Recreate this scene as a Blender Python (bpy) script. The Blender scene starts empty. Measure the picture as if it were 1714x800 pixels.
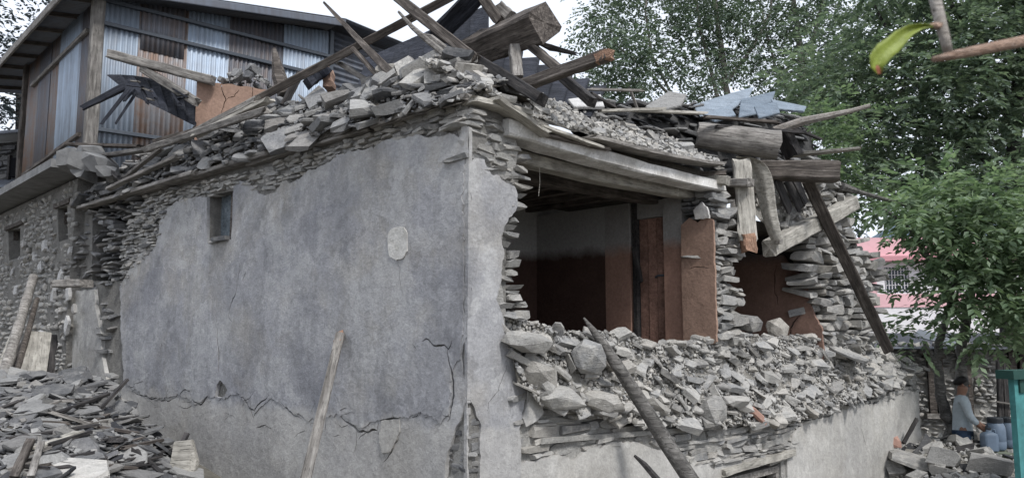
import bpy, bmesh, math, random
import numpy as np
from mathutils import Vector, Matrix, noise, geometry
random.seed(7); rng = np.random.default_rng(7)
R = math.radians
scene = bpy.context.scene
COL = scene.collection

# ------------------------------------------------------------------ camera
EYE, FPX, TH = 2.6, 1300.0, math.atan(150/1300)
cd = bpy.data.cameras.new('camera'); cam = bpy.data.objects.new('camera', cd); COL.objects.link(cam)
cam.location = (0, 0, EYE); cam.rotation_euler = (math.pi/2 + TH, 0, 0)
cd.sensor_width = 36; cd.lens = FPX/1714*36; cd.clip_end = 2000; cd.clip_start = .05
cd.dof.use_dof = True; cd.dof.focus_distance = 8.0; cd.dof.aperture_fstop = 6.5
scene.camera = cam
# ------------------------------------------------------------------ light: overcast day
SUN_EL, SUN_AZ = R(50), R(148)          # azimuth measured from +Y clockwise; behind the camera, right
w = bpy.data.worlds.new('World'); scene.world = w; w.use_nodes = True
nt = w.node_tree; bg = nt.nodes['Background']
sky = nt.nodes.new('ShaderNodeTexSky'); sky.sky_type = 'NISHITA'; sky.sun_disc = False
sky.sun_elevation = SUN_EL; sky.sun_rotation = SUN_AZ; sky.dust_density = 3; sky.air_density = 1
mx = nt.nodes.new('ShaderNodeMix'); mx.data_type = 'RGBA'; mx.inputs[0].default_value = .92   # cloud cover over the blue
mx.inputs[7].default_value = (6.8, 7.25, 8.1, 1)
nt.links.new(sky.outputs[0], mx.inputs[6]); nt.links.new(mx.outputs[2], bg.inputs[0])
bg.inputs[1].default_value = .075
sl = bpy.data.lights.new('sun', 'SUN'); sl.energy = 1.5; sl.angle = R(11); sl.color = (1, .985, .96)
so = bpy.data.objects.new('sun', sl); COL.objects.link(so)
sdir = Vector((math.sin(SUN_AZ)*math.cos(SUN_EL), math.cos(SUN_AZ)*math.cos(SUN_EL), math.sin(SUN_EL)))
so.rotation_euler = sdir.to_track_quat('Z', 'Y').to_euler(); so.location = sdir*30
scene.view_settings.view_transform = 'Standard'; scene.view_settings.look = 'None'
scene.view_settings.gamma = 1; scene.view_settings.exposure = 1.1

# ------------------------------------------------------------------ picture <-> place
CT, ST = math.cos(TH), math.sin(TH)
def ray(px, py):
    a, b = (px-857)/FPX, (400-py)/FPX
    return Vector((a, CT - b*ST, ST + b*CT))
CAM = Vector((0, 0, EYE))
def at(px, py, Y):
    d = ray(px, py); return CAM + d*(Y/d.y)
def depth(p):
    q = Vector(p)-CAM; return q.y*CT + q.z*ST
def proj(p):
    q = Vector(p)-CAM; d = q.y*CT+q.z*ST
    if d < .05: return None
    return 857+q.x/d*FPX, 400-(-q.y*ST+q.z*CT)/d*FPX
class Frame:
    """vertical plane: p(s,z,out) with z = absolute height"""
    def __init__(f, o, ang_dir, cam_side=True):
        f.o = Vector((o[0], o[1], 0)); f.u = Vector((math.sin(ang_dir), math.cos(ang_dir), 0))
        n = Vector((f.u.y, -f.u.x, 0))
        if n.dot(CAM - f.o) < 0: n = -n
        f.n = n
    def p(f, s, z, out=0.): return f.o + f.u*s + f.n*out + Vector((0, 0, z))
    def px(f, x, y, out=0.):
        d = ray(x, y); o = f.o + f.n*out
        t = (o - CAM).dot(f.n)/d.dot(f.n); q = CAM + d*t
        return (q - f.o).dot(f.u), q.z
    def P(f, x, y, out=0.):
        s, z = f.px(x, y, out); return f.p(s, z, out)
    def mat(f, s, z, out): 
        m = Matrix((f.u, -f.n, Vector((0, 0, 1)))).transposed().to_4x4(); m.translation = f.p(s, z, out); return m
c0 = at(783, 550, 6.0)
LW = Frame(c0, -R(48.2)); RW = Frame(c0, R(45.7))
LW.n = LW.n; 

# ------------------------------------------------------------------ bookkeeping
def tag(o, label=None, cat=None, group=None, kind=None):
    if label: o['label'] = label
    if cat: o['category'] = cat
    if group: o['group'] = group
    if kind: o['kind'] = kind
    return o
def empty(name, loc, label=None, cat=None, group=None):
    o = bpy.data.objects.new(name, None); o.location = loc; o.empty_display_size = .2; COL.objects.link(o)
    return tag(o, label, cat, group)
WM = {}
def link(name, me, mat=None, parent=None, M=None):
    o = bpy.data.objects.new(name, me); COL.objects.link(o)
    if mat is not None and len(me.materials) == 0: me.materials.append(mat)
    M = M if M is not None else Matrix.Identity(4)
    if parent is not None:
        o.parent = parent; pm = WM.get(parent.name)
        if pm is None: pm = Matrix.Translation(parent.location) if parent.type == 'EMPTY' else parent.matrix_basis
        o.matrix_basis = pm.inverted() @ M
    else: o.matrix_basis = M
    WM[o.name] = M.copy()
    return o
def mesh(name, vs, fs, smooth=False):
    me = bpy.data.meshes.new(name); me.from_pydata([tuple(v) for v in vs], [], fs); me.update()
    if smooth: me.shade_smooth()
    return me
def centred(vs):
    c = sum((Vector(v) for v in vs), Vector())/len(vs); return [Vector(v)-c for v in vs], Matrix.Translation(c)
def obj(name, vs, fs, mat, parent=None, smooth=False):
    vs, M = centred(vs); return link(name, mesh(name, vs, fs, smooth), mat, parent, M)

# ------------------------------------------------------------------ materials
class NT:
    def __init__(s, name, rough=.9, spec=.25):
        s.m = bpy.data.materials.new(name); s.m.use_nodes = True; s.t = s.m.node_tree; s.n = s.t.nodes
        s.b = s.n['Principled BSDF']; s.b.inputs['Roughness'].default_value = rough
        s.b.inputs['Specular IOR Level'].default_value = spec
        s.tc = s.n.new('ShaderNodeTexCoord')
    def L(s, a, b): s.t.links.new(a, b)
    def coord(s, kind='Object', scale=(1, 1, 1)):
        mp = s.n.new('ShaderNodeMapping'); s.L(s.tc.outputs[kind], mp.inputs[0]); mp.inputs['Scale'].default_value = scale
        return mp.outputs[0]
    def pos(s, scale=(1, 1, 1)):
        g = s.n.new('ShaderNodeNewGeometry'); mp = s.n.new('ShaderNodeMapping'); s.L(g.outputs['Position'], mp.inputs[0])
        mp.inputs['Scale'].default_value = scale; return mp.outputs[0]
    def noise(s, vec, scale, detail=4, rough=.55, dist=0.):
        x = s.n.new('ShaderNodeTexNoise'); s.L(vec, x.inputs['Vector']); x.inputs['Scale'].default_value = scale
        x.inputs['Detail'].default_value = detail; x.inputs['Roughness'].default_value = rough; x.inputs['Distortion'].default_value = dist
        return x.outputs[0]
    def ramp(s, fac, stops):
        r = s.n.new('ShaderNodeValToRGB'); s.L(fac, r.inputs[0]); e = r.color_ramp.elements
        while len(e) < len(stops): e.new(.5)
        for el, (p, c) in zip(e, stops): el.position = p; el.color = (c[0], c[1], c[2], 1) if not isinstance(c, (int, float)) else (c, c, c, 1)
        return r.outputs[0]
    def mix(s, fac, a, b, mode='MIX'):
        x = s.n.new('ShaderNodeMix'); x.data_type = 'RGBA'; x.blend_type = mode
        for v, i in ((fac, 0), (a, 6), (b, 7)):
            if isinstance(v, (int, float)): x.inputs[i].default_value = v if i == 0 else (v, v, v, 1)
            elif isinstance(v, tuple): x.inputs[i].default_value = (*v, 1)
            else: s.L(v, x.inputs[i])
        return x.outputs[2]
    def math(s, op, a, b=0.):
        x = s.n.new('ShaderNodeMath'); x.operation = op
        for v, i in ((a, 0), (b, 1)):
            if isinstance(v, (int, float)): x.inputs[i].default_value = v
            else: s.L(v, x.inputs[i])
        return x.outputs[0]
    def rnd(s):
        oi = s.n.new('ShaderNodeObjectInfo'); g = s.n.new('ShaderNodeNewGeometry')
        return s.math('FRACT', s.math('ADD', oi.outputs['Random'], g.outputs['Random Per Island']))
    def bump(s, h, dist=.02, strength=.6):
        b = s.n.new('ShaderNodeBump'); b.inputs['Distance'].default_value = dist; b.inputs['Strength'].default_value = strength
        s.L(h, b.inputs['Height']); s.L(b.outputs[0], s.b.inputs['Normal'])
    def col(s, c):
        if isinstance(c, tuple): s.b.inputs['Base Color'].default_value = (*c, 1)
        else: s.L(c, s.b.inputs['Base Color'])
        return s.m

def mat_stone(name, stops, dust=(.36, .34, .31), dustamt=.35, strata=18.):
    k = NT(name, .95, .15)
    r = k.rnd(); c = k.ramp(r, stops)
    P = k.pos()
    n1 = k.noise(P, 9, 6, .65); n2 = k.noise(k.coord('Object', (3, 3, strata)), 1.6, 5, .7, .6)
    c = k.mix(1., c, k.ramp(n2, [(.25, .62), (.5, 1.), (.78, 1.3)]), 'MULTIPLY')
    d = k.ramp(n1, [(.45, 0.), (.68, 1.)])
    c = k.mix(k.math('MULTIPLY', d, dustamt), c, dust)
    n3 = k.noise(P, 60, 5, .7)
    c = k.mix(1., c, k.ramp(n3, [(.2, .75), (.8, 1.2)]), 'MULTIPLY')
    h = k.math('ADD', k.math('MULTIPLY', n2, .8), k.math('MULTIPLY', n3, .35))
    k.bump(k.math('ADD', h, k.noise(P, 22, 4, .6)), .03, .7)
    return k.col(c)
G = lambda v, b=1.: (v*.99, v*.98, v*b)
M = {}
M['stone_light'] = mat_stone('stone_light', [(0, (.20, .195, .19)), (.3, (.38, .37, .35)), (.55, (.28, .28, .28)), (.8, (.45, .435, .41)), (1, (.33, .31, .28))], (.49, .468, .428), .65)
M['stone_grey'] = mat_stone('stone_grey', [(0, (.075, .077, .083)), (.3, (.24, .24, .24)), (.55, (.14, .142, .15)), (.8, (.33, .325, .315)), (1, (.20, .19, .18))], (.37, .36, .345), .4)
M['stone_dark'] = mat_stone('stone_dark', [(0, (.075, .077, .082)), (.3, (.15, .15, .152)), (.55, (.105, .107, .115)), (.8, (.20, .195, .19)), (1, (.14, .13, .12))], (.24, .235, .225), .35)
M['stone_pale'] = mat_stone('stone_pale', [(0, (.47, .46, .45)), (.5, (.58, .575, .57)), (1, (.42, .40, .375))], (.6, .58, .56), .3)
M['slate'] = mat_stone('slate', [(0, (.07, .072, .077)), (.35, (.19, .19, .19)), (.6, (.29, .285, .275)), (.8, (.13, .13, .135)), (1, (.24, .23, .215))], (.36, .35, .335), .35, 30)
M['slate_dark'] = mat_stone('slate_dark', [(0, (.03, .032, .037)), (.5, (.075, .076, .082)), (1, (.12, .118, .115))], (.22, .21, .19), .25, 30)
M['slate_blue'] = mat_stone('slate_blue', [(0, (.16, .195, .235)), (.5, (.21, .25, .295)), (1, (.26, .30, .345))], (.28, .30, .33), .25, 8)

def mat_earth(name, a, b, bump=.05, sc=7):
    k = NT(name, 1, .1); P = k.pos(); n = k.noise(P, sc, 8, .7); n2 = k.noise(P, sc*7, 6, .75)
    c = k.ramp(n, [(.3, a), (.7, b)]); c = k.mix(1., c, k.ramp(n2, [(.25, .65), (.75, 1.25)]), 'MULTIPLY')
    k.bump(k.math('ADD', n, k.math('MULTIPLY', n2, .5)), bump, .9); return k.col(c)
M['mortar'] = mat_earth('mortar', (.16, .155, .148), (.29, .28, .26))
M['mortar_dark'] = mat_earth('mortar_dark', (.035, .035, .036), (.10, .098, .095))  # albedo lowered so gaps between laid stones read as shadowed
M['mortar_pale'] = mat_earth('mortar_pale', (.27, .265, .255), (.45, .435, .405))
M['earth'] = mat_earth('earth', (.07, .063, .054), (.17, .155, .135))
M['dust'] = mat_earth('dust', (.24, .228, .205), (.42, .40, .365), .07, 10)
M['ground'] = mat_earth('ground', (.10, .095, .08), (.22, .205, .18), .05, 3)

def mat_plaster(name, ca, cb, cc, light=(.44, .43, .42)):
    k = NT(name, .88, .2); P = k.pos()
    n1 = k.noise(P, .8, 6, .62, .15); n2 = k.noise(P, 1.9, 9, .68, .1); n3 = k.noise(k.pos((5, 5, .8)), 1.2, 6, .62); n4 = k.noise(P, 42, 6, .72); n6 = k.noise(P, 11, 6, .7)
    c = k.ramp(n1, [(.40, ca), (.47, cb), (.53, cb), (.60, cc)])
    c = k.mix(k.ramp(n2, [(.52, 0.), (.56, .5), (.64, .7)]), c, light)
    c = k.mix(k.ramp(n2, [(.36, .6), (.42, 0.)]), c, tuple(x*.66 for x in ca))
    c = k.mix(k.ramp(n3, [(.50, 0.), (.68, .62)]), c, tuple(x*.68 for x in cb))        # run-off streaks
    n5 = k.noise(P, 1.3, 5, .6, .2)                                                    # earthy stains
    c = k.mix(k.ramp(n5, [(.50, 0.), (.64, .38)]), c, (.315, .29, .25))
    t1 = k.noise(k.pos((1, 1, .7)), 1.05, 7, .6, .3)
    c = k.mix(k.ramp(t1, [(.495, 0.), (.505, .38), (.56, .12)]), c, tuple(x*.62 for x in cb))          # tide marks with crisp edges
    c = k.mix(k.ramp(k.noise(P, 1.6, 8, .65), [(.565, 0.), (.575, .55)]), c, light)                    # skim coats
    sx = k.n.new('ShaderNodeSeparateXYZ'); k.L(k.pos(), sx.inputs[0]); zz = k.math('ADD', sx.outputs[2], k.math('MULTIPLY', n2, .5))
    c = k.mix(k.ramp(k.math('SUBTRACT', EYE-.50, zz), [(0., 0.), (.07, .5)]), c, (.40, .385, .36))      # older base coat below the long crack
    c = k.mix(1., c, k.ramp(n6, [(.25, .80), (.75, 1.18)]), 'MULTIPLY')
    c = k.mix(1., c, k.ramp(n4, [(.25, .78), (.75, 1.2)]), 'MULTIPLY')
    vn = k.n.new('ShaderNodeTexVoronoi'); vn.feature = 'F1'; vn.inputs['Scale'].default_value = 26; k.L(P, vn.inputs['Vector'])
    pit = k.math('MULTIPLY', k.ramp(vn.outputs['Distance'], [(.06, 1.), (.13, 0.)]), k.ramp(n6, [(.5, 0.), (.62, 1.)]))     # small pits and chips
    c = k.mix(k.math('MULTIPLY', pit, .6), c, (.09, .09, .092))
    h = k.math('ADD', k.math('MULTIPLY', n6, .5), k.math('MULTIPLY', n4, .22)); h = k.math('SUBTRACT', k.math('ADD', h, k.math('MULTIPLY', n2, .35)), k.math('MULTIPLY', pit, .3))
    tr_ = k.noise(k.pos((1, 1, 1.5)), 2.6, 3, .5, 2.5); h = k.math('ADD', h, k.math('MULTIPLY', tr_, .25))                # trowel sweeps
    k.bump(h, .035, .65); return k.col(c)
M['plaster'] = mat_plaster('plaster', (.262, .263, .277), (.315, .314, .322), (.345, .336, .322), (.405, .402, .402))
M['plaster_front'] = mat_plaster('plaster_front', (.34, .335, .33), (.42, .41, .39), (.45, .435, .40), (.54, .53, .51))
M['plaster_skim'] = mat_plaster('plaster_skim', (.232, .234, .252), (.285, .286, .30), (.315, .31, .305), (.36, .36, .365))
M['limewash'] = mat_plaster('limewash', (.40, .385, .36), (.56, .545, .52), (.62, .605, .58), (.72, .71, .69))
M['plaster_pale'] = mat_plaster('plaster_pale', (.42, .415, .41), (.48, .475, .47), (.50, .48, .46), (.56, .55, .54))

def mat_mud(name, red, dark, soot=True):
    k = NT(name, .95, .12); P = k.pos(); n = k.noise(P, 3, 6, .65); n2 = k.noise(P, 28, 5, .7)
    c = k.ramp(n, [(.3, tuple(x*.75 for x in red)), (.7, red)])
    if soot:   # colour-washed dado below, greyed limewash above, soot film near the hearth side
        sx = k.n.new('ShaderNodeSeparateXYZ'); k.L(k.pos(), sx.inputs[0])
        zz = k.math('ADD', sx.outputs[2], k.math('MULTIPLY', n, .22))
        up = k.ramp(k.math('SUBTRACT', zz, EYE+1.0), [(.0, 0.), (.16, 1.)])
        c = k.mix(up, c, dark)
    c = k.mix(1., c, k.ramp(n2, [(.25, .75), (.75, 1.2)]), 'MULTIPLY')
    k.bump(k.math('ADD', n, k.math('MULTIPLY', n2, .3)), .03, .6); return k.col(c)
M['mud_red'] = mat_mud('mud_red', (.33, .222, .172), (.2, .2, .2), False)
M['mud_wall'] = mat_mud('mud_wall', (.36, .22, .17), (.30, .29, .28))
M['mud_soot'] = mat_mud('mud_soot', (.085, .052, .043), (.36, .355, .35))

def mat_wood(name, stops, rough=.85, sc=1., fleck=.0):
    k = NT(name, rough, .25); v = k.coord('Object', (1.2*sc, 16*sc, 16*sc))
    oi = k.n.new('ShaderNodeObjectInfo'); ad = k.n.new('ShaderNodeVectorMath'); ad.operation = 'ADD'
    cb = k.n.new('ShaderNodeCombineXYZ'); k.L(k.math('MULTIPLY', oi.outputs['Random'], 37.), cb.inputs[0]); k.L(k.math('MULTIPLY', oi.outputs['Random'], 91.), cb.inputs[1])
    k.L(v, ad.inputs[0]); k.L(cb.outputs[0], ad.inputs[1]); v = ad.outputs[0]
    n = k.noise(v, 2.0, 6, .65, .6); n2 = k.noise(k.pos(), 6, 5, .6); n3 = k.noise(v, 7, 3, .6)
    c = k.ramp(n, stops); c = k.mix(1., c, k.ramp(n2, [(.28, .6), (.7, 1.25)]), 'MULTIPLY')
    c = k.mix(k.ramp(n3, [(.60, 0.), (.70, .75)]), c, tuple(x*.25 for x in stops[0][1]))
    c = k.mix(1., c, k.ramp(oi.outputs['Random'], [(0, .8), (1, 1.18)]), 'MULTIPLY')
    k.bump(k.math('SUBTRACT', n, k.math('MULTIPLY', k.ramp(n3, [(.6, 0.), (.7, 1.)]), .5)), .02, .8); return k.col(c)
M['wood_grey'] = mat_wood('wood_grey', [(.3, (.10, .092, .084)), (.5, (.215, .20, .185)), (.72, (.35, .335, .31))])
M['wood_pale'] = mat_wood('wood_pale', [(.3, (.25, .235, .21)), (.5, (.38, .36, .32)), (.72, (.50, .475, .43))])
M['wood_brown'] = mat_wood('wood_brown', [(.3, (.035, .03, .028)), (.5, (.09, .077, .068)), (.72, (.20, .178, .16))])
M['wood_dark'] = mat_wood('wood_dark', [(.3, (.018, .018, .02)), (.5, (.045, .042, .042)), (.75, (.105, .095, .09))])
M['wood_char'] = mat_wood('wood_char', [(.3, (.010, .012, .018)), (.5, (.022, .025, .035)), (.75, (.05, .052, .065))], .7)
M['wood_fresh'] = mat_wood('wood_fresh', [(.3, (.20, .11, .07)), (.5, (.36, .22, .155)), (.75, (.48, .34, .25))], .85, 3)
M['wood_door'] = mat_wood('wood_door', [(.3, (.15, .085, .066)), (.5, (.25, .145, .112)), (.75, (.33, .21, .165))])
M['lime_wood'] = mat_wood('lime_wood', [(.2, (.34, .32, .29)), (.4, (.62, .605, .575)), (.7, (.74, .73, .71))])
M['bark'] = mat_wood('bark', [(.3, (.05, .047, .045)), (.5, (.125, .118, .11)), (.75, (.26, .25, .235))])
M['bark_pale'] = mat_wood('bark_pale', [(.3, (.16, .14, .12)), (.5, (.28, .255, .23)), (.75, (.38, .36, .34))])
M['bark_twig'] = mat_wood('bark_twig', [(.3, (.28, .17, .12)), (.5, (.42, .29, .22)), (.75, (.55, .43, .36))], .8, 5)

def mat_metal(name, base, rust, amt):
    k = NT(name, .55, .4); v = k.coord('Object', (7, 7, .5)); n = k.noise(v, 1.4, 6, .65); n2 = k.noise(k.pos(), 3, 6, .7)
    oi = k.n.new('ShaderNodeObjectInfo')
    c = k.mix(1., base, k.ramp(oi.outputs['Random'], [(0, .72), (.5, 1.), (1, 1.2)]), 'MULTIPLY')
    c = k.mix(k.ramp(n, [(.38, 0.), (.72, .6)]), c, tuple(x*.55 for x in base))
    c = k.mix(k.math('MULTIPLY', k.ramp(k.math('MULTIPLY', k.math('ADD', n, n2), .5), [(.42, 0.), (.6, 1.)]), amt), c, rust)
    k.b.inputs['Metallic'].default_value = .25
    k.bump(n2, .006, .4); return k.col(c)
M['zinc'] = mat_metal('zinc', (.34, .405, .49), (.16, .13, .115), .3)
M['zinc_old'] = mat_metal('zinc_old', (.135, .145, .17), (.14, .105, .09), .7)
M['zinc_rust'] = mat_metal('zinc_rust', (.21, .21, .22), (.19, .12, .085), .95)
M['roof_metal'] = mat_metal('roof_metal', (.12, .135, .165), (.1, .085, .08), .4)
M['roof_grey'] = mat_metal('roof_grey', (.25, .29, .34), (.16, .14, .13), .4)

def mat_plain(name, c, rough=.7, spec=.3, var=.25, sc=8, bump=.01):
    k = NT(name, rough, spec); n = k.noise(k.pos(), sc, 5, .65)
    k.bump(n, bump, .4); return k.col(k.mix(1., c, k.ramp(n, [(.25, 1-var), (.75, 1+var*.6)]), 'MULTIPLY'))
M['concrete'] = mat_plain('concrete', (.21, .21, .21), .92, .15, .4, 5, .04)
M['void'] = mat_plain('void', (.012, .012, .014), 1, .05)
M['pink'] = mat_plain('pink', (.74, .46, .49), .85, .2, .1, 2)
M['pink_dark'] = mat_plain('pink_dark', (.56, .28, .31), .85, .2, .1, 2)
M['white_paint'] = mat_plain('white_paint', (.74, .72, .74), .8, .2, .1, 2)
M['teal'] = mat_plain('teal', (.06, .21, .21), .8, .3, .5, 5)
M['green_dark'] = mat_plain('green_dark', (.018, .06, .05), .7, .3, .3, 4)
M['blue_plastic'] = mat_plain('blue_plastic', (.115, .155, .21), .5, .4, .2, 6)
M['lid'] = mat_plain('lid', (.02, .024, .03), .5, .4, .2, 6)
M['moss_stone'] = mat_plain('moss_stone', (.15, .165, .13), .95, .1, .5, 5, .05)
M['skin'] = mat_plain('skin', (.23, .125, .085), .6, .35, .1, 20)
M['hair'] = mat_plain('hair', (.012, .011, .011), .6, .3, .2, 60)
M['shirt'] = mat_plain('shirt', (.38, .43, .46), .9, .1, .15, 25, .02)
M['jeans'] = mat_plain('jeans', (.055, .085, .14), .9, .1, .3, 25, .02)
M['iron'] = mat_plain('iron', (.05, .06, .075), .5, .5, .2, 8)
def mat_glass():
    k = NT('window_glass', .12, .5); k.b.inputs['Base Color'].default_value = (.07, .085, .11, 1); return k.m
M['glass'] = mat_glass()
def mat_leaf(name, a, b, c, trans=.25):
    k = NT(name, .5, .4); col = k.ramp(k.rnd(), [(0, a), (.5, b), (1, c)])
    cl = k.noise(k.pos(), .9, 3, .5); col = k.mix(1., col, k.ramp(cl, [(.3, .75), (.7, 1.25)]), 'MULTIPLY')
    k.L(col, k.b.inputs['Base Color'])
    tr = k.n.new('ShaderNodeBsdfTranslucent'); k.L(k.mix(1., col, (1.05, 1.12, .8), 'MULTIPLY'), tr.inputs[0])
    ms = k.n.new('ShaderNodeMixShader'); ms.inputs[0].default_value = trans
    out = k.n['Material Output']; k.L(k.b.outputs[0], ms.inputs[1]); k.L(tr.outputs[0], ms.inputs[2]); k.L(ms.outputs[0], out.inputs[0])
    return k.m
M['leaf_airy'] = mat_leaf('leaf_airy', (.10, .14, .11), (.14, .185, .14), (.20, .25, .19), .35)
M['leaf_dense'] = mat_leaf('leaf_dense', (.10, .14, .11), (.15, .20, .145), (.22, .27, .20), .45)
M['leaf_near'] = mat_leaf('leaf_near', (.11, .165, .10), (.165, .23, .14), (.24, .31, .20), .45)
M['leaf_far'] = mat_leaf('leaf_far', (.03, .042, .05), (.045, .06, .068), (.07, .09, .095), .15)
M['leaf_yellow'] = mat_plain('leaf_yellow', (.20, .25, .035), .5, .3, .25, 40)
M['leaf_brown'] = mat_plain('leaf_brown', (.25, .09, .05), .6, .2, .25, 60)

# ------------------------------------------------------------------ shapes
def hull(seed, n=20, p=3.0, jit=.16, facet=False):
    r = random.Random(seed); bm = bmesh.new()
    for i in range(n):
        v = Vector((r.gauss(0, 1), r.gauss(0, 1), r.gauss(0, 1)))
        q = (abs(v.x)**p + abs(v.y)**p + abs(v.z)**p)**(1/p)
        bm.verts.new(v/q*.5*(1 - r.random()*jit))
    bmesh.ops.convex_hull(bm, input=bm.verts); bmesh.ops.delete(bm, geom=[v for v in bm.verts if not v.link_faces], context='VERTS')
    vs = [v.co.copy() for v in bm.verts]; bm.verts.index_update(); fs = [[v.index for v in f.verts] for f in bm.faces]; bm.free()
    mn = [min(v[i] for v in vs) for i in range(3)]; mxx = [max(v[i] for v in vs) for i in range(3)]
    vs = [Vector([(v[i]-mn[i])/(mxx[i]-mn[i])-.5 for i in range(3)]) for v in vs]
    return vs, fs
def plate(seed, lo=5, hi=8):
    """thin flagstone: irregular outline, chipped rim"""
    r = random.Random(seed); n = r.randint(lo, hi); ang = sorted((i+r.uniform(-.35, .35))/n*2*math.pi for i in range(n))
    rr = [r.uniform(.36, .52) for _ in ang]; vs = []; fs = []
    for k, (sc, z) in enumerate(((.93, .5), (1., .1), (.95, -.5))):
        for a, q in zip(ang, rr):
            vs.append(Vector((math.cos(a)*q*sc, math.sin(a)*q*sc, z*(1+r.uniform(-.25, .12)) if k != 1 else z+r.uniform(-.3, .3))))
    for k in range(2):
        for i in range(n):
            j = (i+1) % n; fs.append([k*n+i, (k+1)*n+i, (k+1)*n+j, k*n+j])
    fs.append(list(range(n))); fs.append([2*n+i for i in reversed(range(n))])
    return vs, fs
def fract(seed, ncut, lo, hi, flat=.0):
    """block split along random planes: sharp arrises and flat facets"""
    r = random.Random(seed); bm = bmesh.new(); bmesh.ops.create_cube(bm, size=1.0)
    for v in bm.verts: v.co += Vector((r.uniform(-.09, .09), r.uniform(-.09, .09), r.uniform(-.12, .12)))
    for i in range(ncut):
        n = Vector((r.gauss(0, 1), r.gauss(0, 1), r.gauss(0, 1-flat))).normalized()
        ext = max(v.co.dot(n) for v in bm.verts)
        bmesh.ops.bisect_plane(bm, geom=bm.verts[:]+bm.edges[:]+bm.faces[:], plane_co=n*ext*r.uniform(lo, hi), plane_no=n, clear_outer=True)
        ed = [e for e in bm.edges if e.is_boundary]
        if ed: bmesh.ops.contextual_create(bm, geom=ed)
    bmesh.ops.remove_doubles(bm, verts=bm.verts, dist=.03); bmesh.ops.triangulate(bm, faces=[f for f in bm.faces if len(f.verts) > 4]); bmesh.ops.recalc_face_normals(bm, faces=bm.faces)
    vs = [v.co.copy() for v in bm.verts]; bm.verts.index_update(); fs = [[v.index for v in f.verts] for f in bm.faces]; bm.free()
    mn = [min(v[i] for v in vs) for i in range(3)]; mxx = [max(v[i] for v in vs) for i in range(3)]
    return [Vector([(v[i]-mn[i])/(mxx[i]-mn[i])-.5 for i in range(3)]) for v in vs], fs
ROCK = [fract(100+i, 7, .60, .86) for i in range(18)]            # angular rubble
SLAB = [fract(200+i, 6, .70, .93, .35) for i in range(20)]       # laid, squarish
CHIP = [plate(300+i) for i in range(18)]                         # flagstones
PEB = [hull(400+i, 16, 2.2, .15) for i in range(10)]             # cobbles
BOUL = [hull(500+i, 40, 3.6, .17) for i in range(14)]           # weathered blocks
KINDS = {'boul': BOUL, 'rock': ROCK, 'slab': SLAB, 'chip': CHIP, 'peb': PEB}
_shared = {}
def near(base, marks):
    """label that names size, kind and the landmark the stone lies by"""
    def f(it, o):
        q = proj(it[2].translation); d = min(marks, key=lambda m: (m[0]-q[0])**2+((m[1]-q[1])*1.3)**2)
        px = it[3]*FPX/depth(it[2].translation); ad = 'large' if px > 38 else 'middling' if px > 24 else 'small'
        hi = 'just above' if q[1] < d[1]-14 else 'just below' if q[1] > d[1]+14 else 'left of' if q[0] < d[0] else 'right of'
        return f"{ad} {base[it[0]]} {hi} {d[2]}"
    return f

def shared(kind, i, mat):
    k = (kind, i, mat.name)
    if k not in _shared:
        v, f = KINDS[kind][i]; me = mesh(kind, v, f); me.materials.append(mat)
        if kind == 'peb': me.shade_smooth()
        _shared[k] = me
    return _shared[k]
def emit(items, name, mat, cap, parent=None, stuff='rubble', label=None, cat=None, group=None, minpx=0, stufflabel=None):
    """items: (kind, idx, matrix, size). The largest in the photo become objects; the rest one joined mesh."""
    def sz(it):
        p = it[2].translation; q = proj(p)
        if q is None: return 0
        s = it[3]*FPX/depth(p)
        return s if (-40 < q[0] < 1754 and -40 < q[1] < 840) else s*.02
    items = sorted(items, key=sz, reverse=True); out = []
    for it in items[:cap]:
        if sz(it) < minpx: break
        o = link(name, shared(it[0], it[1], mat), None, parent, it[2]); out.append(o)
        if label: tag(o, label(it, o) if callable(label) else label, cat, group)
    rest = items[len(out):]
    if rest:
        V, Fc, base = [], [], 0
        for kind, i, m, s in rest:
            v, f = KINDS[kind][i]; A = np.array(m); B = np.array([tuple(x) for x in v]); V.append(B @ A[:3, :3].T + A[:3, 3])
            Fc += [[a+base for a in q] for q in f]; base += len(v)
        V = np.concatenate(V); c = V.mean(0); me = bpy.data.meshes.new(stuff); me.from_pydata((V-c).tolist(), [], Fc); me.update()
        o = link(stuff, me, mat, parent, Matrix.Translation(Vector(c))); o['kind'] = 'stuff'
        if stufflabel: o['label'] = stufflabel
    return out
def inpoly(x, y, P):
    c = False; n = len(P); j = n-1
    for i in range(n):
        xi, yi = P[i]; xj, yj = P[j]
        if (yi > y) != (yj > y) and x < (xj-xi)*(y-yi)/(yj-yi)+xi: c = not c
        j = i
    return c
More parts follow.
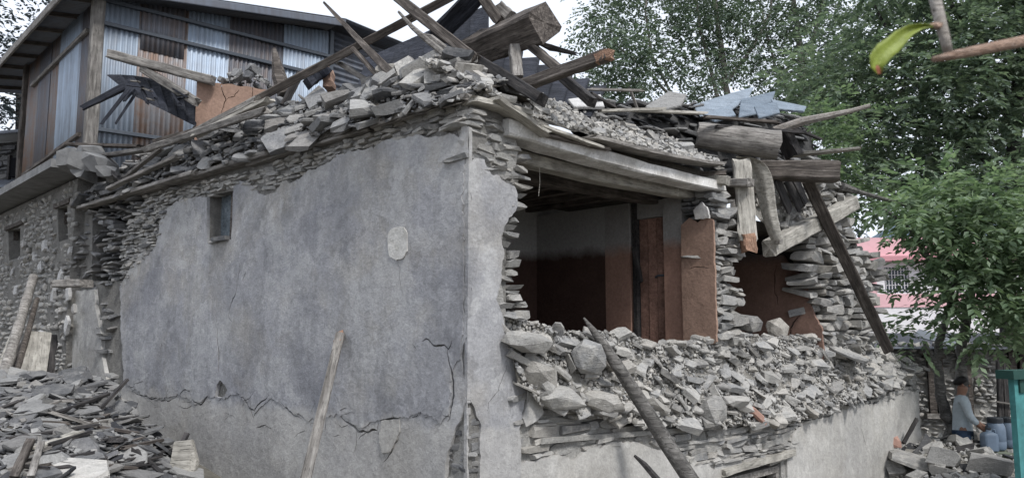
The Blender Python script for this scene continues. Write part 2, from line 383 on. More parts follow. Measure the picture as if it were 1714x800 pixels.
def courses(fr, poly, h=(.03, .08), l=(.10, .32), d=.2, out=(-.02, .03), gap=.12, kind='slab', tilt=3., keep=1., rnd=None):
    """dry-laid courses of flat stones filling a polygon given in (s,z)"""
    r = rnd or random.Random(len(poly)*7+int(abs(poly[0][0])*1000))
    s0, s1 = min(p[0] for p in poly), max(p[0] for p in poly); z0, z1 = min(p[1] for p in poly), max(p[1] for p in poly)
    items = []; z = z0
    while z < z1:
        hh = h[0]+(h[1]-h[0])*r.random()**1.3; s = s0 - r.random()*l[1]
        while s < s1:
            ll = r.uniform(*l); th = hh*r.uniform(.75, 1.15)
            cs, cz = s+ll/2, z+hh/2 + math.sin(s*2.3+z)*.012
            if inpoly(cs, cz, poly) and r.random() < keep:
                dd = d*r.uniform(.8, 1.15); m = fr.mat(cs, cz, r.uniform(*out) - dd/2)
                m = m @ Matrix.Rotation(R(r.gauss(0, tilt)), 4, 'Y') @ Matrix.Rotation(R(r.gauss(0, tilt*1.5)), 4, 'Z') @ Matrix.Rotation(R(r.gauss(0, tilt)), 4, 'X')
                m = m @ Matrix.Diagonal((ll*(1-gap*.4), dd, th*(1-gap), 1)); kd = kind if kind != 'slab' or r.random() < .6 else 'rock'; items.append((kd, r.randrange(len(KINDS[kd])), m, (ll+th*2)/2))
            s += ll*r.uniform(.92, 1.05)
        z += hh
    return items
def scatter(fn, n, size, k=2.2, seed=1, kinds=('rock', 'chip', 'rock'), flat=(.25, .55), tilt=22., sink=.25, packing=.42, area=None):
    """fn(a,b)->(point,normal); sizes follow a power law, large ones first and kept apart"""
    r = random.Random(seed); items = []; placed = {}; cell = size[1]
    L = sorted((size[0]+(size[1]-size[0])*r.random()**(k*1.6) for _ in range(n)), reverse=True)
    for s in L:
        for tr in range(7):
            p, nn = fn(r.random(), r.random()); key = (int(p.x//cell), int(p.y//cell), int(p.z//cell)); ok = True
            if s > size[0]*1.5:
                for dx in (-1, 0, 1):
                    for dy in (-1, 0, 1):
                        for dz in (-1, 0, 1):
                            for q, t in placed.get((key[0]+dx, key[1]+dy, key[2]+dz), ()):
                                if (q-p).length < packing*(s+t): ok = False
            if ok: break
        if not ok: continue
        placed.setdefault(key, []).append((p, s))
        kind = r.choice(kinds); fl = r.uniform(*flat)*(.55 if kind == 'chip' else 1)
        q = nn.to_track_quat('Z', 'Y').to_matrix().to_4x4()
        m = Matrix.Translation(p + nn*s*fl*(.5-sink)) @ q @ Matrix.Rotation(r.uniform(0, 6.28), 4, 'Z') @ Matrix.Rotation(R(r.gauss(0, tilt)), 4, 'X') @ Matrix.Rotation(R(r.gauss(0, tilt)), 4, 'Y')
        m = m @ Matrix.Diagonal((s, s*r.uniform(.5, .95), s*fl, 1)); items.append((kind, r.randrange(len(KINDS[kind])), m, s*.8))
    return items
def ragged(pts, step=.035, amp=.015, seed=0, close=True, fixed=()):
    out = []; n = len(pts)
    for i in range(n if close else n-1):
        a, b = Vector((*pts[i], 0)), Vector((*pts[(i+1) % n], 0)); d = b-a; L = d.length
        k = max(1, int(L/step)); nr = Vector((-d.y, d.x, 0))/(L or 1)
        for j in range(k):
            q = a+d*(j/k); A = amp if i not in fixed else 0
            o = (noise.noise(Vector((q.x*7+seed*9.1, q.y*7, seed))) + .6*noise.noise(Vector((q.x*23, q.y*23+seed, 3.)))+.4*noise.noise(Vector((q.x*60, q.y*60+seed, 5.))))*A*1.6
            e = nr*o; out.append((q.x+e.x, q.y+e.y))
    return out
def crackpoly(pts, wd, seed=0):
    """thin closed lens along a polyline"""
    P = ragged(pts, .03, .016, seed, close=False)+[pts[-1]]; n = len(P); up, dn = [], []
    for i, (x, y) in enumerate(P):
        a, b = P[max(0, i-1)], P[min(n-1, i+1)]; d = Vector((b[0]-a[0], b[1]-a[1])); d.normalize()
        t = math.sin(math.pi*min(1., max(0., (i+.15)/(n-.7))))**.5*wd*(.55+.6*abs(noise.noise(Vector((x*11, y*11, seed+.5)))))*.5+.0006
        up.append((x-d.y*t, y+d.x*t)); dn.append((x+d.y*t, y-d.x*t))
    return up+dn[::-1]
def slab(name, fr, outline, holes, thick, mat, parent, out=0., spacing=.07, disp=.006, seed=0, smooth=True, bulge=None):
    loops = [outline]+holes; vs, es = [], []
    for lp in loops:
        b = len(vs); vs += [Vector(p) for p in lp]; es += [(b+i, b+(i+1) % len(lp)) for i in range(len(lp))]
    s0, s1 = min(p[0] for p in outline), max(p[0] for p in outline); z0, z1 = min(p[1] for p in outline), max(p[1] for p in outline)
    r = random.Random(seed+5)
    for i in range(int((s1-s0)/spacing)+1):
        for j in range(int((z1-z0)/spacing)+1):
            q = (s0+(i+.5*(j % 2)+r.uniform(-.2, .2))*spacing, z0+(j+r.uniform(-.2, .2))*spacing)
            if inpoly(*q, outline): vs.append(Vector(q))
    v2, e2, f2, *_ = geometry.delaunay_2d_cdt(vs, es, [], 0, 1e-6)
    tris = []
    for f in f2:
        c = sum((v2[i] for i in f), Vector((0, 0)))/len(f)
        if inpoly(c.x, c.y, outline) and not any(inpoly(c.x, c.y, h) for h in holes): tris.append(list(f))
    def off(x, y):
        o = disp*(noise.noise(Vector((x*1.3+seed, y*1.3, 0)))*1.4+noise.noise(Vector((x*4.3, y*4.3+seed, 2)))*.5+noise.noise(Vector((x*12, y*12, 4)))*.22)
        return o+(bulge(x, y) if bulge else 0)
    P = [fr.p(v.x, v.y, out+off(v.x, v.y)) for v in v2]
    t0 = tris[0]; nn = (P[t0[1]]-P[t0[0]]).cross(P[t0[2]]-P[t0[0]])
    if nn.dot(fr.n) < 0: tris = [t[::-1] for t in tris]
    cnt = {}
    for t in tris:
        for i in range(3): 
            a, b = t[i], t[(i+1) % 3]; cnt[(a, b)] = 1
    back = {}; fs = list(tris)
    def bk(i):
        if i not in back: back[i] = len(P); P.append(fr.p(v2[i].x, v2[i].y, out-thick))
        return back[i]
    for (a, b) in cnt:
        if (b, a) not in cnt: fs.append([b, a, bk(a), bk(b)])
    used = sorted({i for f in fs for i in f}); mp = {o: n for n, o in enumerate(used)}
    P = [P[i] for i in used]; fs = [[mp[i] for i in f] for f in fs]
    o = obj(name, P, fs, mat, parent)
    if smooth:
        o.data.shade_smooth(); o.data.set_sharp_from_angle(angle=R(40))
    return o
def box(p0, ux, uy, uz):
    vs = [p0+ux*i+uy*j+uz*k for k in (0, 1) for j in (0, 1) for i in (0, 1)]
    fs = [[0, 2, 3, 1], [4, 5, 7, 6], [0, 1, 5, 4], [2, 6, 7, 3], [0, 4, 6, 2], [1, 3, 7, 5]]
    if ux.cross(uy).dot(uz) < 0: fs = [f[::-1] for f in fs]
    return vs, fs
def fbox(name, fr, s, z, t, mat, parent=None):
    """box in frame coords: s=(s0,s1), z=(z0,z1), t=(t0,t1) inward depth"""
    v, f = box(fr.p(s[0], z[0], -t[0]), fr.u*(s[1]-s[0]), fr.n*(t[0]-t[1]), Vector((0, 0, z[1]-z[0]))); return obj(name, v, f, mat, parent)
def beam(name, p0, p1, w, h, mat, label=None, cat=None, parent=None, taper=(1, 1), jag=(.02, .02), bend=0., roll=0., seg=7, round_=False, wob=.06, face=None, group=None, knots=None):
    """timber with its length along local X; chamfered or round section, uneven faces, splintered ends. face: direction the wide side (local Z) looks to"""
    p0, p1 = Vector(p0), Vector(p1); d = p1-p0; L = d.length; d.normalize(); r = random.Random(int(L*1e4)+int(w*1e5)+seg)
    f = Vector(face) if face is not None else Vector((0, 0, 1)); y = f.cross(d)
    if y.length < .05: y = Vector((1, 0, 0)).cross(d)
    y.normalize(); z = d.cross(y)
    m = Matrix((d, y, z)).transposed().to_4x4(); m.translation = p0; m = m @ Matrix.Rotation(roll, 4, 'X')
    if round_: sec = [(math.cos(a*math.pi/5)*.5, math.sin(a*math.pi/5)*.5) for a in range(10)]
    else:
        c = .40; sec = [(.5, -c), (.5, c), (c, .5), (-c, .5), (-.5, c), (-.5, -c), (-c, -.5), (c, -.5)]
    n = len(sec); vs = []; fs = []; bw = [(r.gauss(0, wob), r.gauss(0, wob)) for _ in range(seg+1)]
    for i in range(seg+1):
        t = i/seg; sc = taper[0]+(taper[1]-taper[0])*t; x = L*t; b = bend*L*4*t*(1-t)
        if knots: sc *= 1+knots*(1 if i % 2 == 0 else 0)
        for k, (a, q) in enumerate(sec):
            e = 0
            if i == 0: e = r.uniform(-1, 1)*jag[0]
            if i == seg: e = r.uniform(-1, 1)*jag[1]
            jj = 1+r.gauss(0, wob*.6)
            vs.append(Vector((x+e, (a*jj+bw[i][0]*.35)*w*sc, (q*jj+bw[i][1]*.35)*h*sc + b)))
    for i in range(seg):
        for k in range(n):
            j = (k+1) % n; fs.append([i*n+k, (i+1)*n+k, (i+1)*n+j, i*n+j])
    for i, e in ((0, jag[0]), (seg, jag[1])):
        cx = sum((vs[i*n+k] for k in range(n)), Vector())/n; cx.x += r.uniform(-.5, .5)*e; vs.append(cx); ci = len(vs)-1
        for k in range(n):
            j = (k+1) % n; fs.append([i*n+k, i*n+j, ci] if i == 0 else [i*n+j, i*n+k, ci])
    fs = [q[::-1] for q in fs]
    o = link(name, mesh(name, vs, fs), mat, parent, m)
    if round_: o.data.shade_smooth(); o.data.set_sharp_from_angle(angle=R(45))
    return tag(o, label, cat, group)
def tube(pts, rad, n=7):
    vs, fs = [], []; pts = [Vector(p) for p in pts]
    for i, p in enumerate(pts):
        d = (pts[min(i+1, len(pts)-1)]-pts[max(0, i-1)]).normalized(); a = d.orthogonal().normalized() if i == 0 else (a-d*a.dot(d)).normalized()
        b = d.cross(a); q = rad[i] if hasattr(rad, '__len__') else rad
        for k in range(n): t = k/n*2*math.pi; vs.append(p+(a*math.cos(t)+b*math.sin(t))*q)
    for i in range(len(pts)-1):
        for k in range(n): j = (k+1) % n; fs.append([i*n+k, i*n+j, (i+1)*n+j, (i+1)*n+k])
    fs.append(list(range(n))[::-1]); fs.append([(len(pts)-1)*n+k for k in range(n)])
    return vs, fs
def join(parts):
    V, Fc = [], []
    for v, f in parts: b = len(V); V += [Vector(x) for x in v]; Fc += [[i+b for i in q] for q in f]
    return V, Fc
def polyplate(name, pts, nrm, th, mat, label=None, cat=None, parent=None, group=None, sub=0, rough=.0):
    """thick plate from world points (roughly planar), extruded along -nrm"""
    nrm = Vector(nrm).normalized(); n = len(pts); P = [Vector(p) for p in pts]; c = sum(P, Vector())/n
    vs = [c+(p-c)*.96 for p in P]+[p-nrm*th*.35 for p in P]+[c+(p-c)*.97-nrm*th for p in P]; fs = [list(range(n)), [2*n+i for i in range(n)][::-1]]
    for k in (0, 1):
        for i in range(n): j = (i+1) % n; fs.append([k*n+j, k*n+i, (k+1)*n+i, (k+1)*n+j])
    a = (P[1]-P[0]).cross(P[2]-P[0])
    if a.dot(nrm) < 0: fs = [f[::-1] for f in fs]
    vs, Mx = centred(vs); o = link(name, mesh(name, vs, fs), mat, parent, Mx); return tag(o, label, cat, group)
Lp = lambda pts, out=0.: [LW.px(x, y, out) for x, y in pts]
Rp = lambda pts, out=0.: [RW.px(x, y, out) for x, y in pts]
E = EYE
exec_parts = []
# ================================================================== ground and sky are world + terrain
def gz(x, y):
    t = min(1, max(0, (x+5.2)/7.4)); t = t*t*(3-2*t)
    z = EYE - (1.25 + 1.45*t)
    u = min(1, max(0, (y-11)/1.6)); z += .17*u*u*(3-2*u)*min(1, max(0, (x-2)/2))
    if y > 20: z += (y-20)*.01
    return z + .06*noise.noise(Vector((x*.7, y*.7, 0)))
def make_ground():
    xs = [-400, -150, -60, -30]+[i*.5 for i in range(-40, 61)]+[50, 100, 200, 400]; ys = [-200, -60, -20]+[i*.5 for i in range(-8, 72)]+[50, 80, 150, 300, 800]
    vs = [(x, y, gz(x, y)) for y in ys for x in xs]; n = len(xs)
    fs = [[j*n+i, j*n+i+1, (j+1)*n+i+1, (j+1)*n+i] for j in range(len(ys)-1) for i in range(n-1)]
    o = link('ground', mesh('ground', vs, fs, True), M['ground']); tag(o, 'bare earth and dust around the ruined house', kind='structure')
make_ground()

# ================================================================== the ruined house
house = empty('ruined_house', (c0.x, c0.y, gz(c0.x, c0.y)), 'collapsed two storey stone house with grey cement render and a broken open upper room', 'house')
zp = E+1.80                                   # wall plate level
ZB = E-3.3                                    # below ground everywhere
def zrow(fr, pts): return [fr.px(x, y) for x, y in pts]
# --- masonry core of the side wall, window hole cut through
win = Lp([(346, 404), (388, 401), (388, 318), (346, 326)])
sL = LW.px(120, 480)[0]
dark_hole = Lp([(150, 326), (200, 340), (310, 314), (285, 340), (262, 395), (228, 440), (200, 470), (150, 470)])
slab('wall_core', LW, [(0.02, ZB), (0.02, zp), (sL, zp), (sL, ZB)], [win, dark_hole], .42, M['mortar'], house, out=-.035, spacing=.12, disp=.012, seed=3)
# --- cement render on the side wall
top = Lp([(200, 480), (213, 455), (232, 432), (258, 418), (266, 390), (268, 372), (280, 348), (300, 336), (330, 330), (346, 330)])
w_ = Lp([(346, 404), (366, 399), (388, 401), (389, 330), (390, 312)])
top2 = Lp([(400, 304), (420, 309), (432, 324), (448, 328), (462, 320), (470, 306), (500, 302), (515, 288), (540, 277), (562, 262), (600, 249), (625, 246), (640, 236), (668, 236), (700, 226), (738, 229), (752, 222), (768, 230), (776, 205)])
s_end = LW.px(205, 560)[0]
line = top+w_+top2+[(0.0, LW.px(783, 214)[1]), (0.0, ZB)]+[(s_end+1.3, ZB), (s_end+1.3, LW.px(100, 668)[1]), LW.px(190, 662), LW.px(207, 640), LW.px(203, 560)]
outl = ragged(line, .03, .02, 1, fixed={len(top)-1, len(top), len(top)+1, len(top)+2, len(top)+len(w_)+len(top2)-1, len(top)+len(w_)+len(top2), len(top)+len(w_)+len(top2)+1, len(top)+len(w_)+len(top2)+2})
def cr(pts, wd, sd): return crackpoly(Lp(pts), wd*1.5, sd)
holes = [
    cr([(403, 438), (401, 465), (398, 488), (388, 512), (384, 530), (391, 548)], .010, 1), cr([(412, 455), (408, 470)], .008, 2),
    cr([(360, 470), (362, 505), (361, 535)], .006, 227), cr([(365, 548), (367, 590), (366, 615), (369, 632)], .022, 3),
    cr([(212, 655), (235, 662), (262, 668), (282, 672), (296, 664)], .014, 4), cr([(322, 668), (338, 676), (350, 660)], .02, 5),
    cr([(392, 655), (410, 668), (428, 690), (436, 676), (444, 668), (452, 660)], .016, 6), cr([(420, 668), (424, 700), (430, 690)], .012, 66),
    cr([(470, 668), (478, 682), (490, 690), (503, 700)], .012, 7), cr([(570, 694), (583, 706), (597, 719), (612, 722), (631, 720), (634, 708)], .02, 8),
    cr([(597, 722), (596, 742), (591, 758)], .008, 9), cr([(637, 702), (655, 699), (668, 700)], .014, 10), cr([(632, 724), (633, 745)], .007, 11),
    cr([(640, 772), (652, 762), (661, 745), (668, 735)], .010, 12), cr([(708, 573), (713, 566), (725, 577), (743, 578), (750, 584), (757, 570)], .014, 13),
    cr([(750, 582), (751, 605), (757, 630), (758, 655), (756, 690), (750, 706)], .024, 14), cr([(692, 578), (697, 584)], .010, 15),
    cr([(430, 715), (444, 711), (456, 716)], .009, 16), cr([(690, 698), (706, 690), (722, 696)], .006, 17), cr([(315, 575), (313, 592)], .010, 18), cr([(322, 608), (324, 622)], .010, 19),
    cr([(272, 575), (268, 592)], .008, 191), cr([(240, 590), (242, 606)], .012, 192), cr([(545, 700), (546, 730)], .009, 193),
    ragged(Lp([(360, 664), (363, 644), (370, 634), (375, 643), (380, 652), (377, 661), (370, 666)]), .03, .012, 21),
    cr([(298, 680), (302, 660), (311, 650), (319, 656), (322, 668)], .012, 221), cr([(299, 678), (312, 684), (322, 676)], .008, 222),
    cr([(779, 428), (779.5, 470), (779, 520), (780, 562)], .009, 223), cr([(781, 300), (780.5, 350), (780, 420)], .005, 224),
    cr([(195, 520), (198, 560), (196, 600)], .01, 225), cr([(668, 436), (670, 470), (676, 500)], .005, 226),
    ragged(Lp([(760, 716), (772, 704), (777, 684), (781.5, 664), (781.5, 850), (752, 835), (744, 795), (750, 760), (756, 738)]), .03, .012, 23),
    ragged(Lp([(774, 575), (781, 570), (781, 640), (776, 632), (772, 600)]), .03, .01, 24),
]
rc = random.Random(4)
chips = []; zc0 = E-1.0
while zc0 < E+1.4:
    hh = rc.uniform(.03, .16); ww = rc.uniform(.012, .045); chips.append([(0.0015, zc0), (ww*.6, zc0+hh*.15), (ww, zc0+hh*.45), (ww*.7, zc0+hh*.8), (.0015, zc0+hh)]); zc0 += hh+rc.uniform(.05, .35)
holes[0:0] = [ragged(c_, .02, .006, 70+i, fixed={4}) for i, c_ in enumerate(chips)]
for i in range(34):
    x = rc.uniform(215, 745); y = 655+(x-205)*.105+rc.gauss(0, 16); pl = [(x, y)]
    an = rc.choice([rc.gauss(1.4, .4), rc.gauss(.1, .5)])
    for k in range(rc.randint(1, 3)): an += rc.gauss(0, .6); x += 11*math.cos(an); y += 11*math.sin(an); pl.append((x, y))
    holes.insert(0, crackpoly(Lp(pl), rc.uniform(.004, .009), 300+i))
slab('plaster_coat', LW, outl, holes, .036, M['plaster'], house, out=0., spacing=.075, disp=.014, seed=1)['label'] = 'grey weathered cement render on the side wall with a small window'
# top coat: a thin later skim whose torn lower lip follows the long crack
sk = Lp([(212, 640), (212, 520), (226, 470), (262, 448), (300, 452), (345, 436), (392, 440), (420, 405), (470, 392), (520, 352), (575, 340), (625, 300), (690, 296), (738, 262), (776, 258)])
sk2 = Lp([(776, 560), (768, 600), (752, 640), (755, 690), (740, 706), (706, 692), (672, 698), (640, 702), (600, 716), (566, 692), (520, 704), (490, 690), (455, 664), (428, 690), (396, 660), (376, 668), (352, 664), (330, 676), (300, 660), (262, 668), (236, 660)])
slab('skim_coat', LW, ragged(sk+sk2, .025, .022, 77), holes, .012, M['plaster_skim'], house, out=.008, spacing=.075, disp=.014, seed=1)
# applied mortar repairs, slightly proud
for i, (pts, mt) in enumerate([([(653, 390), (658, 383), (668, 380), (678, 381), (684, 390), (684, 405), (683, 420), (677, 430), (666, 434), (656, 430), (652, 418), (651, 402)], 'plaster_front'),
                               ([(640, 703), (670, 701), (671, 722), (662, 742), (655, 756), (640, 758), (636, 730)], 'plaster_front')]):
    slab('plaster_patch', LW, ragged(Lp(pts), .02, .008, 30+i), [], .02, M[mt], house, out=.018 if i == 0 else .012, spacing=.05, disp=.004, seed=30+i)
# whitish pilaster strip and plinth at the far end of the side wall
slab('plaster_coat', LW, ragged(Lp([(124, 488), (160, 484), (163, 520), (172, 560), (173, 600), (182, 640), (150, 648), (122, 648)]), .05, .012, 41), [], .05, M['plaster_front'], house, out=.02, spacing=.1, disp=.012, seed=4)['label'] = 'whitish strip of render beside the rubble masonry'
slab('plinth', LW, ragged(Lp([(82, 646), (130, 650), (186, 660), (200, 672), (198, 740), (75, 740)], .09), .05, .02, 42), [], .1, M['mortar_pale'], house, out=.09, spacing=.1, disp=.02, seed=5)
# --- exposed masonry of the side wall
r1 = random.Random(11)
band = Lp([(266, 392), (280, 345), (345, 328), (390, 312), (440, 322), (520, 285), (600, 248), (700, 226), (783, 214), (783, 160), (700, 185), (620, 216), (520, 252), (400, 290), (300, 312), (240, 325), (200, 400), (200, 480), (258, 418)])
st = courses(LW, band, (.025, .06), (.07, .24), .16, (-.03, .022), .06, tilt=4, rnd=r1)
emit(st, 'stone', M['stone_light'], 95, house, 'small_masonry')
# dark dry-laid tumble at the broken end
def tumble(s, z): return 0
end = Lp([(122, 335), (140, 318), (200, 335), (300, 310), (275, 352), (262, 405), (230, 430), (205, 480), (185, 600), (200, 655), (175, 640), (160, 486), (122, 486)])
st = courses(LW, end, (.03, .075), (.09, .30), .3, (-.26, .09), .10, tilt=8, keep=.9, rnd=r1)
emit(st, 'stone', M['stone_grey'], 90, house, 'small_masonry')
slab('masonry_backing', LW, Lp([(125, 310), (330, 300), (270, 420), (205, 500), (205, 660), (125, 660)], -.2), [], .1, M['mortar_dark'], house, out=-.30, spacing=.15, disp=.03, seed=6)  # dark sheet behind the stones; the shade of deep gaps is in its colour
# stones that show through the holes in the render
for P_ in holes[-3:]:
    cx = sum(p[0] for p in P_)/len(P_); cz = sum(p[1] for p in P_)/len(P_); big = [(cx+(p[0]-cx)*1.25, cz+(p[1]-cz)*1.1) for p in P_]
    big = [(max(.06, a), b) for a, b in big]
    emit(courses(LW, big, (.03, .07), (.09, .2), .1, (-.03, -.008), .08, tilt=4, rnd=r1), 'stone', M['stone_grey'], 14, house, 'small_masonry')
# window in the side wall
win_o = empty('window', LW.p(win[0][0], win[0][1], -.1)); win_o.parent = house; win_o.matrix_parent_inverse = house.matrix_basis.inverted(); WM[win_o.name] = Matrix.Translation(win_o.location)
wm = bpy.data.objects.get('window')
sA, sB = win[1][0], win[0][0]; zA = min(p[1] for p in win); zB = max(p[1] for p in win)
M['void_blue'] = mat_plain('void_blue', (.03, .035, .045), 1, .05)
M['shutter'] = mat_wood('shutter_wood', [(.3, (.07, .085, .10)), (.5, (.13, .155, .175)), (.75, (.19, .215, .23))])
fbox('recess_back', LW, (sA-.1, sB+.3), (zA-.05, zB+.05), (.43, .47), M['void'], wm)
fbox('shutter', LW, (sA+.32, sB+.02), (zA, zB), (.17, .2), M['shutter'], wm)
fbox('shutter', LW, (sA-.02, sA+.10), (zA, zB), (.15, .18), M['wood_dark'], wm)
v, f = join([box(LW.p(sA+.21, zA, -.12), LW.u*.07, LW.n*-.09, Vector((0, 0, zB-zA))), box(LW.p(sA+.12, zA, -.2), LW.u*.07, LW.n*-.05, Vector((0, 0, zB-zA)))])
obj('frame', v, f, M['wood_brown'], wm)
emit([('slab', 3, LW.mat(sA+.18, zA+.02, .0) @ Matrix.Diagonal((.3, .16, .05, 1)), .3), ('slab', 5, LW.mat(sA+.36, zA+.0, -.02) @ Matrix.Diagonal((.2, .15, .04, 1)), .2)], 'sill_stone', M['stone_grey'], 3, house)

# --- the corner and the front wall
corner = Rp([(783, 850), (783, 150), (800, 150), (832, 180), (868, 215), (872, 250), (868, 300), (864, 345), (852, 372), (842, 400), (848, 430), (842, 470), (848, 520), (856, 560), (900, 640), (905, 690), (1000, 712), (1128, 718), (1215, 716), (1330, 716), (1400, 690), (1535, 648), (1541, 720), (1545, 850)])
corner = [(max(.02, s), z) for s, z in corner]; corner[0] = (.02, ZB); corner[-1] = (corner[-2][0]+.02, ZB)
door = Rp([(1218, 850), (1218, 797), (1312, 772), (1312, 850)]); door[0] = (door[1][0], ZB+.3); door[-1] = (door[2][0], ZB+.3)
slab('wall_core', RW, ragged(corner, .08, .02, 8, fixed={0, len(corner)-1}), [door], .42, M['mortar_pale'], house, out=-.035, spacing=.12, disp=.02, seed=8)
cp = Rp([(783, 300), (783, 268), (800, 262), (812, 266), (824, 296), (846, 306), (864, 314), (868, 344), (850, 370), (838, 396), (843, 430), (838, 468), (833, 500), (842, 530), (852, 585), (868, 610), (884, 640), (876, 690), (870, 718), (872, 760), (872, 850)])
cp = [(max(0, s), z) for s, z in cp]
line = [(0., ZB)]+cp[1:-1]+[(cp[-2][0], ZB)]
h2 = [[(max(.004, a), b) for a, b in ragged(Rp([(783.6, 660), (788, 672), (797, 690), (805, 712), (804, 770), (799, 850), (783.6, 850)]), .03, .012, 35)], crackpoly(Rp([(848, 610), (840, 640), (836, 655), (822, 668), (814, 690)]), .010, 31)]
h2[0:0] = [ragged([(a*.9, b) for a, b in c_], .02, .006, 90+i, fixed={4}) for i, c_ in enumerate(chips) if i % 3]
slab('plaster_coat', RW, ragged(line, .03, .018, 10, fixed={0, len(line)-2, len(line)-1}), h2, .036, M['plaster'], house, out=0., spacing=.07, disp=.012, seed=9)['label'] = 'grey render on the house corner with a ragged torn edge'
slab('plaster_coat', RW, ragged(Rp([(880, 640), (905, 662), (909, 692), (895, 705), (880, 712), (874, 700), (882, 672)]), .02, .01, 12), [], .04, M['plaster_front'], house, out=.012, spacing=.06, disp=.006, seed=12)
low = Rp([(873, 772), (900, 768), (935, 762), (965, 770), (985, 752), (1020, 742), (1060, 738), (1085, 748), (1130, 762), (1170, 772), (1212, 792)])
low2 = Rp([(1318, 772), (1326, 728), (1345, 706), (1375, 700), (1400, 688), (1440, 674), (1465, 676), (1490, 660), (1512, 652), (1536, 655), (1541, 720)])
line = [(low[0][0], ZB)]+low+[(door[1][0], ZB), (low2[0][0], ZB)]+low2+[(low2[-1][0]+.02, ZB)]
n1 = len(low)
slab('plaster_coat', RW, ragged(line, .035, .022, 14, fixed={0, n1, n1+1, n1+2, len(line)-2, len(line)-1}), [crackpoly(Rp([(1440, 716), (1447, 735), (1450, 752)]), .012, 33)], .04, M['plaster_front'], house, out=.004, spacing=.08, disp=.016, seed=13)['label'] = 'pale dusty render on the lower front wall'
# right end return of the lower wall
sE = corner[-2][0]
fbox('wall_core', RW, (sE-.4, sE), (ZB, E-.75), (.36, 3.2), M['mortar_pale'], house)
# door in the lower wall
dd = empty('door', RW.p((door[1][0]+door[2][0])/2, ZB+.3, -.2)); dd.parent = house; dd.matrix_parent_inverse = house.matrix_basis.inverted(); WM[dd.name] = Matrix.Translation(dd.location)
d0, d1 = door[1][0], door[2][0]; dz = min(door[1][1], door[2][1])
fbox('door_leaf', RW, (d0, d1), (ZB+.3, dz-.02), (.22, .26), M['wood_dark'], dd)
v, f = join([box(RW.p(d0+.02, ZB+.3, -.06), RW.u*.07, RW.n*-.12, Vector((0, 0, dz-ZB-.42))), box(RW.p(d1-.09, ZB+.3, -.06), RW.u*.07, RW.n*-.12, Vector((0, 0, dz-ZB-.42))), box(RW.p(d0+.02, dz-.115, -.055), RW.u*(d1-d0-.04), RW.n*-.13, Vector((0, 0, .075)))]); obj('frame', v, f, M['wood_grey'], dd)
a = RW.px(1212, 792); b = RW.px(1322, 766)
beam('lintel', RW.p(a[0]-.05, a[1]+.01, -.07), RW.p(b[0]+.06, a[1]+.05, -.07), .24, .075, M['wood_pale'], parent=dd, jag=(.01, .01))
beam('wall_plate', RW.p(RW.px(905, 724)[0], RW.px(905, 738)[1], -.05), RW.p(RW.px(1215, 716)[0], RW.px(1215, 716)[1]+.02, -.05), .14, .05, M['mortar_pale'], parent=house, jag=(.02, .02))
# exposed masonry: corner top, torn end, ledge
st = courses(RW, [(max(.03, s), z) for s, z in Rp([(783, 262), (783, 160), (800, 160), (835, 190), (866, 225), (884, 262), (880, 300), (868, 322), (862, 312), (826, 300), (812, 268)])], (.03, .07), (.08, .28), .34, (-.04, .03), .06, tilt=5, rnd=r1)
emit(st, 'stone', M['stone_light'], 60, house, 'small_masonry')
st = courses(RW, Rp([(862, 312), (882, 300), (886, 330), (878, 380), (860, 405), (872, 432), (862, 470), (880, 500), (885, 530), (850, 532), (836, 500), (843, 430), (838, 396), (850, 370), (868, 344)]), (.035, .08), (.10, .24), .40, (-.05, .02), .08, tilt=4, rnd=r1)
emit(st, 'stone', M['stone_light'], 50, house, 'small_masonry')
st = courses(RW, Rp([(868, 640), (905, 650), (1000, 700), (1100, 705), (1330, 705), (1400, 684), (1535, 640), (1540, 655), (1440, 680), (1345, 708), (1322, 768), (1215, 790), (1130, 762), (1060, 742), (985, 755), (930, 766), (872, 772)]), (.03, .10), (.10, .42), .16, (-.03, .03), .03, tilt=4, rnd=r1)
emit(st, 'stone', M['stone_light'], 60, house, 'small_masonry')
st = courses(RW, Rp([(1335, 700), (1440, 655), (1500, 608), (1532, 606), (1540, 650), (1440, 680), (1345, 706)]), (.04, .09), (.12, .36), .3, (-.05, .03), .06, tilt=4, rnd=r1)
emit(st, 'stone', M['stone_light'], 20, house, 'small_masonry')

emit(courses(RW, [(max(.06, a), b) for a, b in Rp([(784, 690), (806, 690), (808, 850), (784, 850)])], (.03, .07), (.09, .2), .1, (-.03, -.006), .06, tilt=4, rnd=r1), 'stone', M['stone_grey'], 12, house, 'small_masonry')
# --- upper room: piers, cross wall, back wall, floors
sp0, sp1 = RW.px(1197, 450)[0], RW.px(1247, 450)[0]
z_fl = E-.42; z_ce = E+1.52
fbox('pier_core', RW, (sp0+.05, sp1-.14), (z_fl, E+1.2), (.16, .40), M['mortar'], house)
J = Frame(RW.p(sp0, 0, 0), math.atan2(-RW.n.x, -RW.n.y))                    # jamb / cross wall face, looks toward the opening
if J.n.dot(RW.u) > 0: J.n = -J.n
jz = RW.px(1197, 368)[1]
jl = ragged([(.16, z_fl), (.42, z_fl), (.42, jz-.02), (.30, jz+.05), (.2, jz-.02), (.1, jz+.04), (.0, jz), (.0, E-.14), (.10, E-.18)], .02, .006, 50, fixed={0, 1})
slab('mud_plaster', J, jl, [crackpoly([(.06, jz-.55), (.2, jz-.5), (.33, jz-.53)], .01, 51)], .03, M['mud_red'], house, out=.012, spacing=.08, disp=.012, seed=51)['label'] = 'red mud plastered jamb in daylight'
